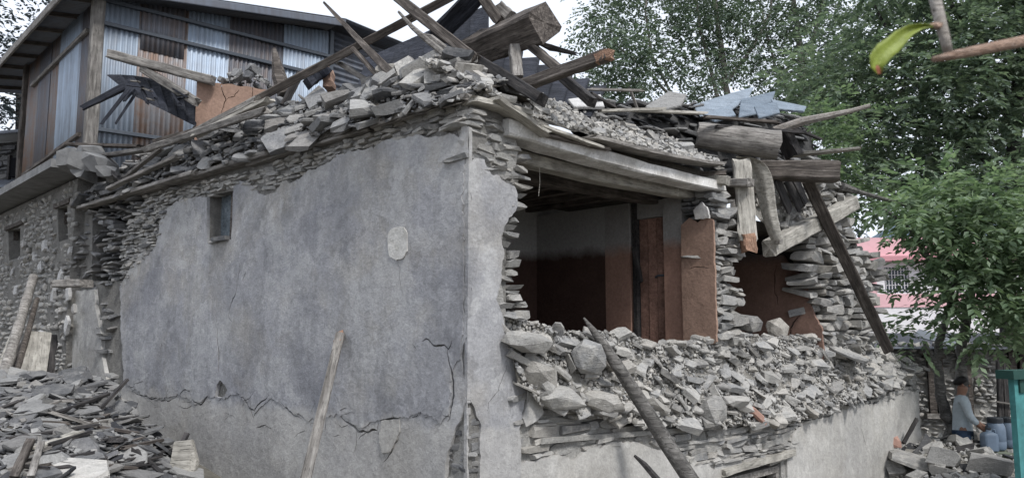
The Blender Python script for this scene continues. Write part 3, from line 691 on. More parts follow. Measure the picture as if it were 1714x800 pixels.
st = courses(RW, [(max(sp0+.115, q[0]), q[1]) for q in Rp([(1197, 345), (1196, 308), (1215, 304), (1232, 345), (1250, 385), (1258, 420), (1238, 440), (1236, 470), (1248, 490), (1254, 560), (1199, 600)])], (.025, .12), (.10, .34), .40, (-.06, .04), .03, tilt=6, rnd=r1)
st = [q for q in st if (q[2].translation-RW.o).dot(RW.u) > sp0+.13]+courses(RW, [(sp0+.05, E-.5), (sp0+.14, E-.5), (sp0+.14, E+1.2), (sp0+.05, E+1.2)], (.04, .09), (.09, .12), .38, (-.04, .0), .04, tilt=3, rnd=r1)
emit(st, 'stone', M['stone_light'], 75, house, 'small_masonry')
st = courses(J, [(.0, jz+.03), (.44, jz+.03), (.44, jz+.42), (.0, jz+.42)], (.03, .07), (.1, .25), .3, (-.03, .03), .08, tilt=4, rnd=r1)
emit(st, 'stone', M['stone_grey'], 16, house, 'small_masonry')
slab('plaster_patch', J, ragged([(.03, jz+.02), (.2, jz+.02), (.22, jz+.12), (.12, jz+.2), (.04, jz+.13)], .02, .01, 55), [], .03, M['plaster_pale'], house, out=.05, spacing=.05, disp=.004)
# cross wall going back from the pier: boarded door, post, gap, then plaster
def jbox(name, t, z, o, mat): 
    v, f = box(J.p(t[0], z[0], o[0]), J.u*(t[1]-t[0]), J.n*(o[1]-o[0]), Vector((0, 0, z[1]-z[0]))); return obj(name, v, f, mat, house)
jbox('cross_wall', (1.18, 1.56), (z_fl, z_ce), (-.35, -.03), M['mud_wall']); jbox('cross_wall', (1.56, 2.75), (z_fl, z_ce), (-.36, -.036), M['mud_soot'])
jbox('cross_wall', (.44, .70), (z_fl, z_ce), (-.3, -.045), M['mud_wall'])
jbox('cross_wall', (.70, 1.16), (E+1.32, z_ce), (-.3, -.08), M['mud_wall'])
for k in range(3): jbox('door_board', (.705+k*.128, .825+k*.128), (z_fl, E+1.31), (-.13, -.09-.006*k), M['wood_door'])
jbox('door_post', (1.095, 1.15), (z_fl, z_ce), (-.16, -.045), M['wood_dark'])
v, f = tube([J.p(.72, E+.62, -.08), J.p(.80, E+.62, -.06), J.p(.84, E+.60, -.07)], .012, 6); obj('latch', v, f, M['iron'], house)
beam('prop', J.p(1.02, E+.55, -.02), J.p(1.10, E+.95, -.02), .05, .05, M['wood_dark'], parent=house)
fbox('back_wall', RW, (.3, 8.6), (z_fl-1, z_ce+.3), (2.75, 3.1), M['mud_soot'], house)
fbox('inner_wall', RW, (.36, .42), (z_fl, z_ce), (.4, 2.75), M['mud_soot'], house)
fbox('room_floor', RW, (.3, sE-.3), (z_fl-.15, z_fl), (.3, 2.9), M['earth'], house)
# second room to the right
sq0, sq1 = RW.px(1372, 480)[0], RW.px(1478, 480)[0]
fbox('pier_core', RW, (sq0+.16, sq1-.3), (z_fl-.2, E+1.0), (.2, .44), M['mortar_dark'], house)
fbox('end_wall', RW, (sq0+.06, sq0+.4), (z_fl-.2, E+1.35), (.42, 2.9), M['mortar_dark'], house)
K = Frame(RW.p(sq0+.05, 0, 0), math.atan2(-RW.n.x, -RW.n.y))
if K.n.dot(RW.u) > 0: K.n = -K.n
kl = ragged([(.02, z_fl-.1), (2.7, z_fl-.1), (2.7, E+1.1), (1.2, E+1.1), (.5, E+1.0), (.3, E+.78), (.18, E+.5), (.12, E+.2), (.0, E+.0)], .025, .012, 56, fixed={0, 1, 2})
M['mud_end'] = mat_mud('mud_end', (.235, .15, .12), (.12, .105, .10))
slab('mud_plaster', K, kl, [crackpoly([(.3, E+.2), (.45, E+.0), (.4, E-.2), (.55, E-.3)], .03, 57), crackpoly([(.6, E+.9), (.66, E+.5), (.6, E+.3)], .02, 58)], .04, M['mud_end'], house, out=.02, spacing=.1, disp=.02, seed=57)['label'] = 'cracked red mud plaster inside the smaller opening'
st = courses(RW, Rp([(1352, 385), (1430, 372), (1452, 415), (1484, 440), (1482, 470), (1470, 490), (1478, 530), (1470, 590), (1382, 590), (1380, 520), (1368, 480)]), (.04, .16), (.12, .40), .42, (-.10, .08), .03, tilt=7, rnd=r1)
emit(st, 'stone', M['stone_light'], 70, house, 'small_masonry')
# --- wall plates, beams and attic floor
def LB(a, b, w, h, mat, name='wall_plate', out=.0, dz=0, **k):
    p, q = LW.px(*a), LW.px(*b); return beam(name, LW.p(p[0], p[1]+dz, out), LW.p(q[0], q[1]+dz, out), w, h, mat, parent=house, **k)
LB((786, 163), (622, 212), .16, .055, M['wood_grey'], out=-.02, jag=(.02, .05))
LB((618, 215), (418, 276), .15, .05, M['wood_grey'], out=-.02, jag=(.05, .05))
LB((514, 246), (205, 335), .16, .055, M['wood_grey'], out=.03, dz=.02)
LB((345, 292), (148, 350), .15, .05, M['wood_grey'], out=.10, jag=(.03, .08))
p, q = RW.px(800, 158), RW.px(884, 212)
beam('wall_plate', RW.p(.0, zp, .0), RW.p(.62, zp+.0, .02), .17, .05, M['wood_pale'], parent=house)
sb0, sb1 = RW.px(862, 226)[0], RW.px(1208, 288)[0]
zb = E+1.545
beam('lintel_beam', RW.p(sb0-.1, zb+.115, -.10), RW.p(sb1+.02, zb+.05, -.09), .24, .125, M['limewash'], parent=house, bend=-.009, seg=12, jag=(.01, .02), wob=.05, taper=(1.1, .95))
beam('lintel_beam', RW.p(sb0-.1, zb+.01, -.36), RW.p(sb1+.1, zb-.0, -.34), .16, .12, M['wood_pale'], parent=house, bend=-.012, seg=10)
beam('lintel_beam', RW.p(sb0-.1, zb+.0, -.85), RW.p(sb1+.1, zb-.0, -.85), .14, .13, M['wood_brown'], parent=house, bend=-.01, seg=10)
for k in range(9): beam('joist', RW.p(.5+k*.37, E+1.60, -.55), RW.p(.5+k*.37, E+1.60, -2.8), .10, .09, M['wood_brown'], parent=house)
fbox('attic_floor', RW, (.05, 5.0), (E+1.655, E+1.76), (.12, 3.1), M['earth'], house)
fbox('attic_floor', RW, (5.0, sq1-.3), (E+1.3, E+1.42), (.5, 3.1), M['earth'], house)
fbox('wall_core', LW, (.5, sL), (E+1.0, zp-.06), (.44, .6), M['mortar'], house)
# boards at the broken floor edge
def fl_board(a, b, w, h, mat, out, dz=0, **k):
    p, q = RW.px(*a, out), RW.px(*b, out); return beam('floor_board', RW.p(p[0], p[1], out), RW.p(q[0], q[1], out), w, h, mat, parent=house, **k)
fl_board((822, 166), (905, 224), .22, .035, M['wood_pale'], .06, jag=(.01, .05), roll=R(6))
fl_board((898, 212), (992, 246), .18, .03, M['wood_pale'], .05, jag=(.03, .08), roll=R(4))
fl_board((985, 232), (1200, 276), .2, .04, M['wood_grey'], .05, jag=(.04, .03), bend=-.012)
fl_board((905, 228), (1010, 252), .16, .03, M['wood_brown'], .0, jag=(.04, .03))
# torn straws and wires hanging from the ceiling
for (x, y0, y1) in ((903, 282, 328), (1136, 290, 330), (1003, 268, 288), (1052, 272, 292)):
    a = RW.P(x, y0, -.2); b = RW.P(x-1.5, y1, -.2); v, f = tube([a, (a+b)/2+Vector((.008, 0, 0)), b], .004, 4); obj('hanging_straw', v, f, M['wood_pale'], house)
# ================================================================== rubble heaps
LM_TOP = [(260, 280, 'the left end of the heap on the side wall'), (330, 250, 'the brown plank below the orange mud wall'), (400, 235, 'the heap above the small wall window'), (460, 210, 'the half buried grey pole on the side wall'), (530, 200, 'the thick middle of the side wall heap'), (600, 175, 'the thin double lath on the heap'), (665, 155, 'the foot of the split post'), (720, 130, 'the pile by the house corner'), (780, 120, 'the mortar capped house corner')]
LM_CORNER = [(660, 150, 'the foot of the split post'), (700, 115, 'the middle of the corner pile'), (745, 100, 'the foot of the crossing beam'), (790, 110, 'the top of the house corner'), (830, 125, 'the dark beam sloping to the mud floor')]
LM_FRONT = [(870, 560, 'the torn render edge under the opening'), (910, 600, 'the tilted block by the torn render'), (945, 560, 'the left sill of the wide opening'), (984, 610, 'the pale squarish boulder'), (1030, 575, 'the tip of the long dark pole'), (1080, 640, 'the middle of the long dark pole'), (1110, 590, 'the sill in the middle of the wide opening'), (1150, 640, 'the middle of the front rubble slope'), (1197, 585, 'the foot of the red mud jamb'), (1220, 650, 'the slope below the red jamb'), (1262, 690, 'the orange brick fragment'), (1260, 565, 'the sill of the smaller opening'), (1330, 590, 'the slope under the smaller opening'), (1370, 650, 'the lower right of the rubble slope'), (1420, 595, 'the large thin flagstone'), (1480, 600, 'the foot of the dark brace'), (1510, 630, 'the right end of the front wall')]
LM_MUD = [(850, 180, 'the pale board at the house corner'), (920, 205, 'the dark beam end on the mud floor'), (1000, 230, 'the middle of the crumbled mud floor'), (1090, 245, 'the slates over the whitened beam'), (1180, 260, 'the near end of the big round log')]
LM_PILE = [(960, 180, 'the whitish slab behind the snapped beam'), (1020, 190, 'the pale laths on the slate pile'), (1090, 190, 'the grey slate propped before the trees'), (1150, 200, 'the near end of the blue grey slates'), (1230, 205, 'the big round log'), (1320, 205, 'the crooked peeled pole')]
LM_MOUND = [(20, 690, 'the foot of the bamboo pole'), (60, 730, 'the left side of the slate mound'), (120, 690, 'the plinth of the side wall'), (130, 780, 'the large whitish slab'), (170, 720, 'the crest of the slate mound'), (220, 745, 'the dark stick across the mound'), (260, 790, 'the upright whitish board'), (40, 790, 'the lower left corner of the mound')]
LM_DEB = [(1410, 780, 'the crumpled whitish slab'), (1460, 750, 'the front wall end of the debris heap'), (1487, 738, 'the pinkish brick fragment'), (1520, 750, 'the dark stick in the debris heap'), (1553, 755, 'the dark angular slate in the debris'), (1600, 780, 'the broken concrete beam end'), (1590, 745, 'the foot of the twin trunks')]
LM_STUB = [(350, 140, 'the jutting squared beam on the mud wall'), (390, 135, 'the middle of the orange mud wall'), (435, 140, 'the right end of the orange mud wall')]
LM_TILT = [(1300, 390, 'the peg of the tilted lintel'), (1310, 330, 'the bark strip by the snapped post'), (1345, 345, 'the dark slats under the squared log'), (1380, 310, 'the squared log'), (1420, 330, 'the right end of the tilted lintel')]
def curve(pts):
    xs = [p[0] for p in pts]; ys = [p[1] for p in pts]; o = np.argsort(xs); xs = np.array(xs)[o]; ys = np.array(ys)[o]
    return lambda v: float(np.interp(v, xs, ys))
def heap(name, surf, nu, nv, mat, label, amp=.03, deep=.035):
    vs = []; 
    for i in range(nu+1):
        for j in range(nv+1):
            p, n = surf(i/nu, j/nv); vs.append(p - n*deep + n*amp*noise.noise(p*5))
    fs = [[i*(nv+1)+j, (i+1)*(nv+1)+j, (i+1)*(nv+1)+j+1, i*(nv+1)+j+1] for i in range(nu) for j in range(nv)]
    a = (vs[fs[0][1]]-vs[fs[0][0]]).cross(vs[fs[0][3]]-vs[fs[0][0]])
    if a.z < 0: fs = [f[::-1] for f in fs]
    o = obj(name, vs, fs, mat, None, True); return tag(o, label, kind='stuff')
def surf_from(fn, eps=.02):
    def g(a, b):
        p = fn(a, b); da = fn(min(1, a+eps), b)-fn(max(0, a-eps), b); db = fn(a, min(1, b+eps))-fn(a, max(0, b-eps))
        n = da.cross(db); n.normalize()
        if n.z < 0: n = -n
        if n.length < .5: n = Vector((0, 0, 1))
        return p, n
    return g
# --- heap lying on the side wall
crest = curve(zrow(LW, []) or [LW.px(x, y, -.5) for x, y in [(205, 300), (222, 280), (250, 262), (285, 246), (320, 232), (352, 214), (390, 196), (440, 178), (480, 176), (520, 170), (560, 156), (600, 150), (640, 136), (690, 112), (725, 98), (770, 100), (800, 116), (840, 140)]])
smax = LW.px(205, 300, -.5)[0]
def f_left(a, b):
    s = .02+(smax-.02)*a; zc = max(zp+.06, crest(s)); 
    if b < .62: u = b/.62; z = zp-.01+(zc-zp+.01)*(u**.75); t = -.10+.57*u+.05*noise.noise(Vector((s*2.3, 1, 8)))*(1-u)
    else: u = (b-.62)/.38; z = zc+(zp-.15-zc)*u**1.5; t = .47+.9*u
    return LW.p(s, z+.03*noise.noise(Vector((s*3, b*4, 1))), -t)
S = surf_from(f_left); heap('rubble_heap', S, 70, 14, M['earth'], 'heap of broken stone and earth along the top of the side wall')
LG = 'loose stones heaped on the side wall'
Sv = lambda a, b: S(a, b*.75)
Svh = lambda a, b: (S(a, b*.75)[0], (S(a, b*.75)[1]*.45+Vector((0, 0, .6))).normalized())
it = scatter(Svh, 2900, (.05, .36), 2.2, 21, ('slab', 'chip', 'slab', 'chip', 'chip'), (.11, .32), 15, .3, .30)
emit(it, 'loose_stone', M['stone_grey'], 90, None, 'rubble', near({'rock': 'grey angular stone', 'slab': 'grey squared stone', 'chip': 'grey flat flagstone', 'peb': 'grey cobble'}, LM_TOP), 'stone', LG, 8, 'small broken stone in the heap on the side wall')
# bigger clean blocks over the corner
it = scatter(lambda a, b: S(.02+a*.2, .25+b*.5), 150, (.10, .30), 1.4, 22, ('rock', 'slab', 'chip'), (.2, .45), 16, .1, .36)
emit(it, 'loose_stone', M['stone_light'], 26, None, 'rubble', near({'rock': 'pale angular stone', 'slab': 'pale squared stone', 'chip': 'pale flat flagstone', 'peb': 'pale cobble'}, LM_CORNER), 'stone', 'pale blocks piled above the corner', 8)
# --- broken front wall: slope of stones under the wide opening
lo = curve([RW.px(x, y, .06) for x, y in ([(848, 560), (870, 640), (905, 680), (1000, 700), (1128, 716), (1240, 712), (1330, 708), (1400, 684), (1470, 660), (1535, 618)])])
cr_ = curve([RW.px(x, y, -.06) for x, y in [(848, 528), (880, 540), (930, 552), (985, 556), (1040, 556), (1090, 574), (1150, 578), (1180, 572), (1230, 556), (1290, 566), (1370, 562), (1440, 562), (1490, 594), (1530, 606)]])
s_a, s_b = RW.px(852, 600)[0], sE-.03
def f_front(a, b):
    s = s_a+(s_b-s_a)*a; z0, z1 = lo(s), max(lo(s)+.04, cr_(s))
    if b < .75: u = b/.75; z = z0+(z1-z0)*u**.85; t = -.08+.17*u+.04*math.sin(u*3)
    else: u = (b-.75)/.25; z = z1-.30*u**1.4; t = .09+1.0*u
    return RW.p(s, z+.05*noise.noise(Vector((s*2.5, b*3, 7))), -t)
SF = surf_from(f_front); heap('rubble_heap', SF, 160, 30, M['dust'], 'dusty slope of broken stone on the torn front wall', .05, .012)
SFv = lambda a, b: SF(a, b*.8)
def SFd(a, b):
    p, n = SF(a, b*.8); return p, (n*.4+Vector((0, 0, .75))+RW.u*.4*noise.noise(p*1.5)).normalized()
it = scatter(SFd, 3000, (.035, .30), 2.6, 31, ('chip', 'chip', 'slab', 'slab', 'chip', 'rock'), (.11, .32), 18, .42, .30)
emit(it, 'loose_stone', M['stone_light'], 95, None, 'rubble', near({'rock': 'dusty angular stone', 'slab': 'dusty squared stone', 'chip': 'dusty flat flagstone', 'peb': 'dusty cobble'}, LM_FRONT), 'stone', 'loose stones on the front rubble slope', 8, 'small dusty stone chips on the front rubble slope')
it = scatter(SF, 11000, (.016, .06), 1.5, 32, ('rock', 'chip'), (.4, .8), 30, .15)
emit(it, 'pebbles', M['stone_light'], 0, None, 'pebbles', stufflabel='dusty gravel and mortar crumbs on the front rubble slope')
it = scatter(lambda a, b: S(a, b*.8), 2600, (.02, .06), 1.2, 33, ('rock', 'chip'), (.4, .8), 30, .15)
emit(it, 'pebbles', M['stone_grey'], 0, None, 'pebbles', stufflabel='grey crumbs between the stones on the side wall')
# particular blocks, each where it lies
def block(px, py, out, size, rot, mat, label, kind='rock', i=0, fr=RW):
    p = fr.P(px, py, out); m = Matrix.Translation(p) @ Matrix(((fr.u.x, -fr.n.x, 0), (fr.u.y, -fr.n.y, 0), (0, 0, 1))).to_4x4()
    for ax, an in zip('XYZ', rot): m = m @ Matrix.Rotation(R(an), 4, ax)
    m = m @ Matrix.Diagonal((*size, 1)); o = link('loose_stone', shared(kind, i, M[mat]), None, None, m); return tag(o, label, 'stone')
block(984, 597, .06, (.34, .26, .30), (14, 4, 8), 'stone_light', 'pale squarish boulder left of the big leaning pole', 'boul', 2)
block(882, 572, .06, (.52, .3, .17), (8, 6, 10), 'stone_light', 'broad pale slab against the torn render of the house corner', 'boul', 4)
block(900, 630, .02, (.44, .3, .22), (-6, 20, 14), 'stone_light', 'tilted block beside the torn render at the house corner', 'boul', 5)
block(935, 664, .06, (.50, .34, .18), (6, 2, -6), 'stone_light', 'long flat block on the ledge below the boulder', 'boul', 7)
block(1012, 672, .08, (.52, .34, .19), (4, 3, 8), 'stone_light', 'wide pale block on the ledge left of the big pole', 'boul', 9)
block(1197, 572, -.2, (.46, .3, .22), (12, 4, -10), 'stone_light', 'rounded slab on the sill below the red mud jamb', 'boul', 8)
block(1252, 541, -.15, (.40, .3, .20), (6, 0, 6), 'stone_light', 'smooth rounded block on the sill of the smaller opening', 'boul', 3)
block(1302, 550, -.2, (.34, .26, .24), (20, -18, 0), 'stone_light', 'upright block in front of the smaller dark opening', 'boul', 10)
block(1420, 592, .05, (.95, .5, .07), (24, 7, -6), 'stone_light', 'large thin flagstone lying on the right end of the rubble slope', 'chip', 6)
block(1190, 688, .06, (.40, .28, .34), (8, 4, 6), 'stone_light', 'whitish block low on the slope below the red jamb', 'boul', 12)
block(1232, 672, .08, (.46, .26, .13), (6, 3, 0), 'stone_light', 'flat bench-like slab low on the rubble slope', 'boul', 11)
v, f = join([ROCK[1], ([x*.6+Vector((.4, .1, -.2)) for x in ROCK[4][0]], ROCK[4][1])]); mB = Matrix.Translation(RW.P(1262, 690, .07)) @ Matrix.Rotation(R(40), 4, 'Y') @ Matrix.Diagonal((.26, .12, .09, 1))
M['brick_red'] = mat_mud('brick_red', (.38, .235, .19), (.2, .2, .2), False)
tag(link('brick_fragment', mesh('brick_fragment', v, f), M['brick_red'], None, mB), 'orange red brick fragment low on the front rubble slope', 'brick')
# --- strip of crumbled mud over the beam
mud_lo = curve([RW.px(x, y, 0) for x, y in [(806, 150), (880, 205), (930, 224), (1000, 244), (1100, 262), (1210, 280)]])
mud_hi = curve([RW.px(x, y, -.7) for x, y in [(806, 128), (870, 150), (920, 168), (1000, 196), (1100, 226), (1180, 242), (1215, 252)]])
def f_mud(a, b):
    s = .02+(sb1-.02)*a; z0 = max(mud_lo(s), E+1.78); return RW.p(s, z0+(max(z0+.04, mud_hi(s))-z0)*b + .03*noise.noise(Vector((s*4, b*4, 3))), .06-.76*b)
SM = surf_from(f_mud); heap('rubble_heap', SM, 60, 10, M['dust'], 'crumbled mud floor lying over the whitened beam', .04)
it = scatter(SM, 2600, (.02, .075), 1.7, 41, ('rock', 'rock', 'chip'), (.4, .8), 30, .2)
emit(it, 'pebbles', M['stone_light'], 0, None, 'pebbles', stufflabel='lumps of crumbled mud over the whitened beam')
it = scatter(SM, 26, (.12, .28), 1.2, 42, ('rock', 'chip'), (.3, .5), 18, .15)
emit(it, 'loose_stone', M['stone_light'], 12, None, 'rubble', near({'rock': 'dusty angular stone', 'slab': 'dusty squared stone', 'chip': 'dusty flat flagstone', 'peb': 'dusty cobble'}, LM_MUD), 'stone', 'stones on the crumbled mud floor', 7)
# mortar cap with the rounded corner
cap = [LW.p(.42, zp+.06, -.03), LW.p(.2, zp+.2, -.1), RW.p(.02, zp+.27, -.08), RW.p(.22, zp+.16, -.04), RW.p(.40, zp+.05, -.02)]
def f_cap(a, b):
    if a < .5: q = LW.p(.62*(1-a*2), zp+.05+.2*math.sin(min(1, a*2+.05)*1.57)*(.25+.75*b), .0-.32*b)
    else: q = RW.p(.62*(a*2-1), zp+.05+.2*math.cos((a*2-1)*1.57)*(.25+.75*b), .0-.32*b)
    return q+Vector((0, 0, .03*noise.noise(q*6)))
SC = surf_from(f_cap); o = heap('rubble_heap', SC, 30, 8, M['mortar_pale'], 'pale mortar capping on the top of the house corner', .03)
it = scatter(SC, 160, (.03, .14), 1.5, 44, ('chip', 'rock'), (.3, .6), 14, .4); emit(it, 'pebbles', M['stone_light'], 0, None, 'pebbles', stufflabel='small stones bedded in the corner capping')

# ================================================================== fallen timbers
def T(a, Ya, b, Yb, w, h, mat, label, name='timber', cat='timber', **k): return beam(name, at(*a, Ya), at(*b, Yb), w, h, M[mat], label, cat, **k)
camv = lambda a, Y: CAM-at(*a, Y)
T((420, 172), 8.2, (770, -12), 7.3, .085, .10, 'wood_brown', 'long slender brown rafter slanting up across the rubble', face=camv((600, 80), 7.6), jag=(.06, .02), seg=10)
T((300, 236), 9.0, (430, 168), 8.1, .09, .07, 'wood_grey', 'grey batten continuing the slender rafter down the heap', name='batten', jag=(.05, .05))
T((645, -20), 7.5, (800, 104), 6.7, .10, .14, 'wood_brown', 'weathered brown beam crossing in front of the slender rafter', face=camv((720, 40), 7), jag=(.02, .03), seg=8)
T((545, 8), 8.3, (672, 142), 7.2, .10, .24, 'wood_brown', 'tapering split post leaning out of the rubble', face=camv((610, 80), 7.6), taper=(.28, 1.0), jag=(.03, .05), seg=9, wob=.1)
T((600, 92), 7.75, (655, 152), 7.4, .05, .26, 'wood_brown', 'short dark red stained board under the tapering post', name='board', cat='board', face=camv((630, 120), 7.6), jag=(.03, .04))
T((568, 106), 7.9, (642, 152), 7.5, .05, .05, 'wood_grey', 'thin grey double lath beside the split post', name='lath', cat='lath', jag=(.05, .03))
T((732, 60), 7.8, (822, -32), 7.4, .2, .26, 'wood_char', 'thick charred beam slanting up behind the crossing beam', face=camv((780, 10), 7.6), jag=(.03, .02))
T((776, 92), 7.75, (912, 38), 6.85, .30, .30, 'wood_brown', 'massive weathered beam jutting out with its sawn end toward the trees', face=(-.35, -.55, .75), jag=(.05, .03), seg=9, wob=.045, taper=(.9, 1.05))
T((848, 152), 6.9, (1018, 93), 6.2, .10, .10, 'wood_brown', 'square dark beam with a freshly snapped orange end', jag=(.02, .03), seg=9)
fe = bpy.data.objects['timber'] if False else None
T((1000, 99), 6.26, (1023, 91), 6.18, .085, .085, 'wood_fresh', None, name='snapped_end', cat=None, jag=(.01, .03), seg=5, wob=.14, parent=[o for o in COL.objects if o.get('label', '').startswith('square dark beam')][0])
T((785, 92), 6.9, (908, 168), 6.15, .10, .12, 'wood_dark', 'dark square beam sloping down to the edge of the mud floor', face=camv((850, 130), 6.5), jag=(.03, .02), seg=8)
T((861, 84), 7.0, (866, 134), 6.8, .10, .12, 'wood_grey', 'short pale upright post under the massive beam', name='post', cat='post', jag=(.02, .02))
T((803, -10), 7.4, (836, 36), 7.3, .09, .10, 'wood_brown', 'short stub of rafter above the massive beam', jag=(.02, .03))
T((833, 14), 7.5, (856, 34), 7.45, .14, .15, 'wood_grey', 'stubby grey timber end standing behind the massive beam', jag=(.04, .04))
T((884, 74), 7.0, (938, 118), 6.7, .06, .08, 'wood_brown', 'thin dark rafter under the end of the massive beam', jag=(.03, .03))
T((936, 124), 7.1, (992, 172), 6.7, .07, .09, 'wood_dark', 'dark rafter below the snapped orange end', jag=(.03, .03))
T((914, 78), 7.3, (962, 90), 7.1, .16, .05, 'wood_dark', 'dark broken board pointing out behind the massive beam', name='board', cat='board', taper=(1, .5), jag=(.02, .06))
for i, (pts, lab) in enumerate([([(667, 20), (690, 46), (706, 60), (735, 84), (752, 98)], 'thin bent branch leaning against the crossing beam'), ([(704, 58), (722, 62), (742, 78), (760, 94)], 'short forked branch beside the thin bent branch')]):
    P_ = [at(x, y, 6.95-.06*k) for k, (x, y) in enumerate(pts)]; v, f = tube(P_, [.012, .022, .026, .03, .028][:len(P_)], 6)
    tag(obj('branch', v, f, M['wood_grey']), lab, 'branch')
# charred roof boards that slid down behind the heap
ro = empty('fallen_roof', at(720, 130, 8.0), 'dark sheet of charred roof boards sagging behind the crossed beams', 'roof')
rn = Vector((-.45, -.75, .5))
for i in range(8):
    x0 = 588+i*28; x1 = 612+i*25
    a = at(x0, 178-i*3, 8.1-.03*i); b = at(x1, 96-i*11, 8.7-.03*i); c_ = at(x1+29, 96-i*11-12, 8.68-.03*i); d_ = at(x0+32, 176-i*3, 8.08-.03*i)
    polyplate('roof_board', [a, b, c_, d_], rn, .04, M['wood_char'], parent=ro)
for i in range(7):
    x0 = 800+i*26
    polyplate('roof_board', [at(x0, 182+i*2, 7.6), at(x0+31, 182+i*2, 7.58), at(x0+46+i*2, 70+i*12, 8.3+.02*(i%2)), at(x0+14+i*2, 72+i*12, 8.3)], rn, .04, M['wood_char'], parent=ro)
# left: rags of roof hanging off the mud wall
mw = empty('mud_wall', at(384, 200, 9.3), 'broken stub of orange mud plastered wall with stones on top', 'wall')
MW = Frame(at(328, 170, 9.35), R(80))
sw1 = MW.px(446, 160)[0]; zt0 = MW.px(330, 137)[1]; zt1 = MW.px(440, 150)[1]
slab('mud_face', MW, ragged([(0, zt0-1.2), (0, zt0), (sw1*.5, zt0-.02), (sw1, zt1), (sw1, zt0-1.2)], .05, .015, 61, fixed={0, 4}), [crackpoly([(sw1*.33, zt0-.02), (sw1*.38, zt0-.15), (sw1*.42, zt0-.22), (sw1*.36, zt0-.4)], .014, 61), crackpoly([(sw1*.42, zt0-.2), (sw1*.55, zt0-.17), (sw1*.6, zt0-.08)], .014, 62), crackpoly([(sw1*.8, zt0-.02), (sw1*.78, zt0-.2)], .01, 63)], .05, M['mud_red'], mw, out=0., spacing=.08, disp=.01)
fbox('mud_core', MW, (.01, sw1-.02), (zt0-1.2, min(zt0, zt1)-.04), (.04, .35), M['mortar_dark'], mw)
def f_mw(a, b): return MW.p(sw1*(.35+.68*a), zt1+.02+(.28*math.sin(a*2.6+.3)+.02)*(1-abs(2*b-1)*.6), -.02-.4*b)
it = scatter(surf_from(f_mw), 110, (.04, .2), 1.6, 62, ('rock', 'chip'), (.35, .7), 25, .1)
emit(it, 'loose_stone', M['stone_grey'], 14, None, 'rubble', near({'rock': 'grey angular stone', 'slab': 'grey squared stone', 'chip': 'grey flat flagstone', 'peb': 'grey cobble'}, LM_STUB), 'stone', 'stones on the mud wall stub', 6)
T((183, 91), 9.6, (356, 135), 9.25, .12, .11, 'wood_grey', 'squared beam end reaching out from the orange mud wall', jag=(.02, .02), seg=9)
T((240, 116), 9.5, (330, 172), 9.15, .09, .10, 'wood_grey', 'second shorter beam under the jutting squared beam', jag=(.03, .02))
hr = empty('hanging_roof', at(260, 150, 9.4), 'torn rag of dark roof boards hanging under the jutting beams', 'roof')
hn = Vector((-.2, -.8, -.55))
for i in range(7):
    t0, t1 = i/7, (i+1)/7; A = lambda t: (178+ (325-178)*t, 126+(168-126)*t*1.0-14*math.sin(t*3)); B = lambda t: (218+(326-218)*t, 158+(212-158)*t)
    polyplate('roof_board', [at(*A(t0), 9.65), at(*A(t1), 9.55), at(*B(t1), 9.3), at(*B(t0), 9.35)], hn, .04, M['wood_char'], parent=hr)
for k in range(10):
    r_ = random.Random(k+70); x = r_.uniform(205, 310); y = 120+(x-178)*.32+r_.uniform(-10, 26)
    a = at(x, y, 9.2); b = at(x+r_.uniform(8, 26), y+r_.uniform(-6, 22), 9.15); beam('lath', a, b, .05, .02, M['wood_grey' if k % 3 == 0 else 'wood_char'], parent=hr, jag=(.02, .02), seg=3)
for (a, b, w, lab) in [((138, 181), (206, 147), .085, 'charred pole end pointing left below the hanging roof'), ((169, 209), (214, 151), .05, 'longer charred stick dangling below the hanging roof'), ((194, 206), (229, 154), .035, 'thin pointed charred splinter dangling below the hanging roof'), ((208, 169), (224, 150), .04, 'shortest charred stick dangling below the hanging roof')]:
    T(b, 9.35, a, 9.2, w, w, 'wood_char', lab, name='charred_stick', cat='stick', taper=(1, .7), jag=(.02, .02))
# stump and debris behind the left heap
v, f = tube([at(478, 160, 8.7), at(468, 130, 8.75), at(463, 105, 8.75), at(459, 82, 8.8)], [.09, .085, .055, .02], 7); tag(obj('post', v, f, M['wood_brown']), 'splintered post standing behind the left heap', 'post')
T((475, 176), 8.5, (500, 128), 8.6, .05, .08, 'wood_dark', 'dark splintered stake beside the splintered post', name='stake', cat='stake', jag=(.02, .09))
T((552, 150), 8.6, (548, 118), 8.6, .22, .1, 'mud_red', 'small lump of orange mud plaster behind the split post', name='plaster_lump', cat='lump', jag=(.02, .05), wob=.12, seg=4)
T((515, 140), 8.4, (546, 116), 8.5, .16, .12, 'wood_char', 'charred block behind the slender rafter', name='charred_block', cat='block', wob=.14)
# boards lying on the left heap
T((246, 250), 9.3, (446, 184), 7.75, .09, .07, 'wood_grey', 'grey pole half buried along the crest of the left heap', face=(0, -.4, 1), name='pole', cat='pole', jag=(.04, .05), seg=9)
T((262, 238), 9.5, (400, 200), 8.6, .12, .05, 'wood_brown', 'brown plank on edge below the orange mud wall', name='plank', cat='plank', jag=(.04, .05))
T((330, 226), 8.6, (450, 168), 7.9, .1, .04, 'wood_pale', 'pale split plank near the top of the left heap', name='plank', cat='plank', jag=(.08, .05))
T((115, 242), 10.9, (238, 246), 10.3, .16, .04, 'wood_brown', 'dark board lying on the broken concrete corner', name='board', cat='board', jag=(.02, .02))
T((160, 263), 10.5, (262, 249), 9.9, .12, .05, 'wood_grey', 'light grey board bridging from the concrete corner to the heap', name='board', cat='board', jag=(.03, .03))
T((206, 300), 10.1, (268, 250), 9.4, .06, .04, 'wood_grey', 'thin lath leaning at the left foot of the heap', name='lath', cat='lath', jag=(.05, .05))
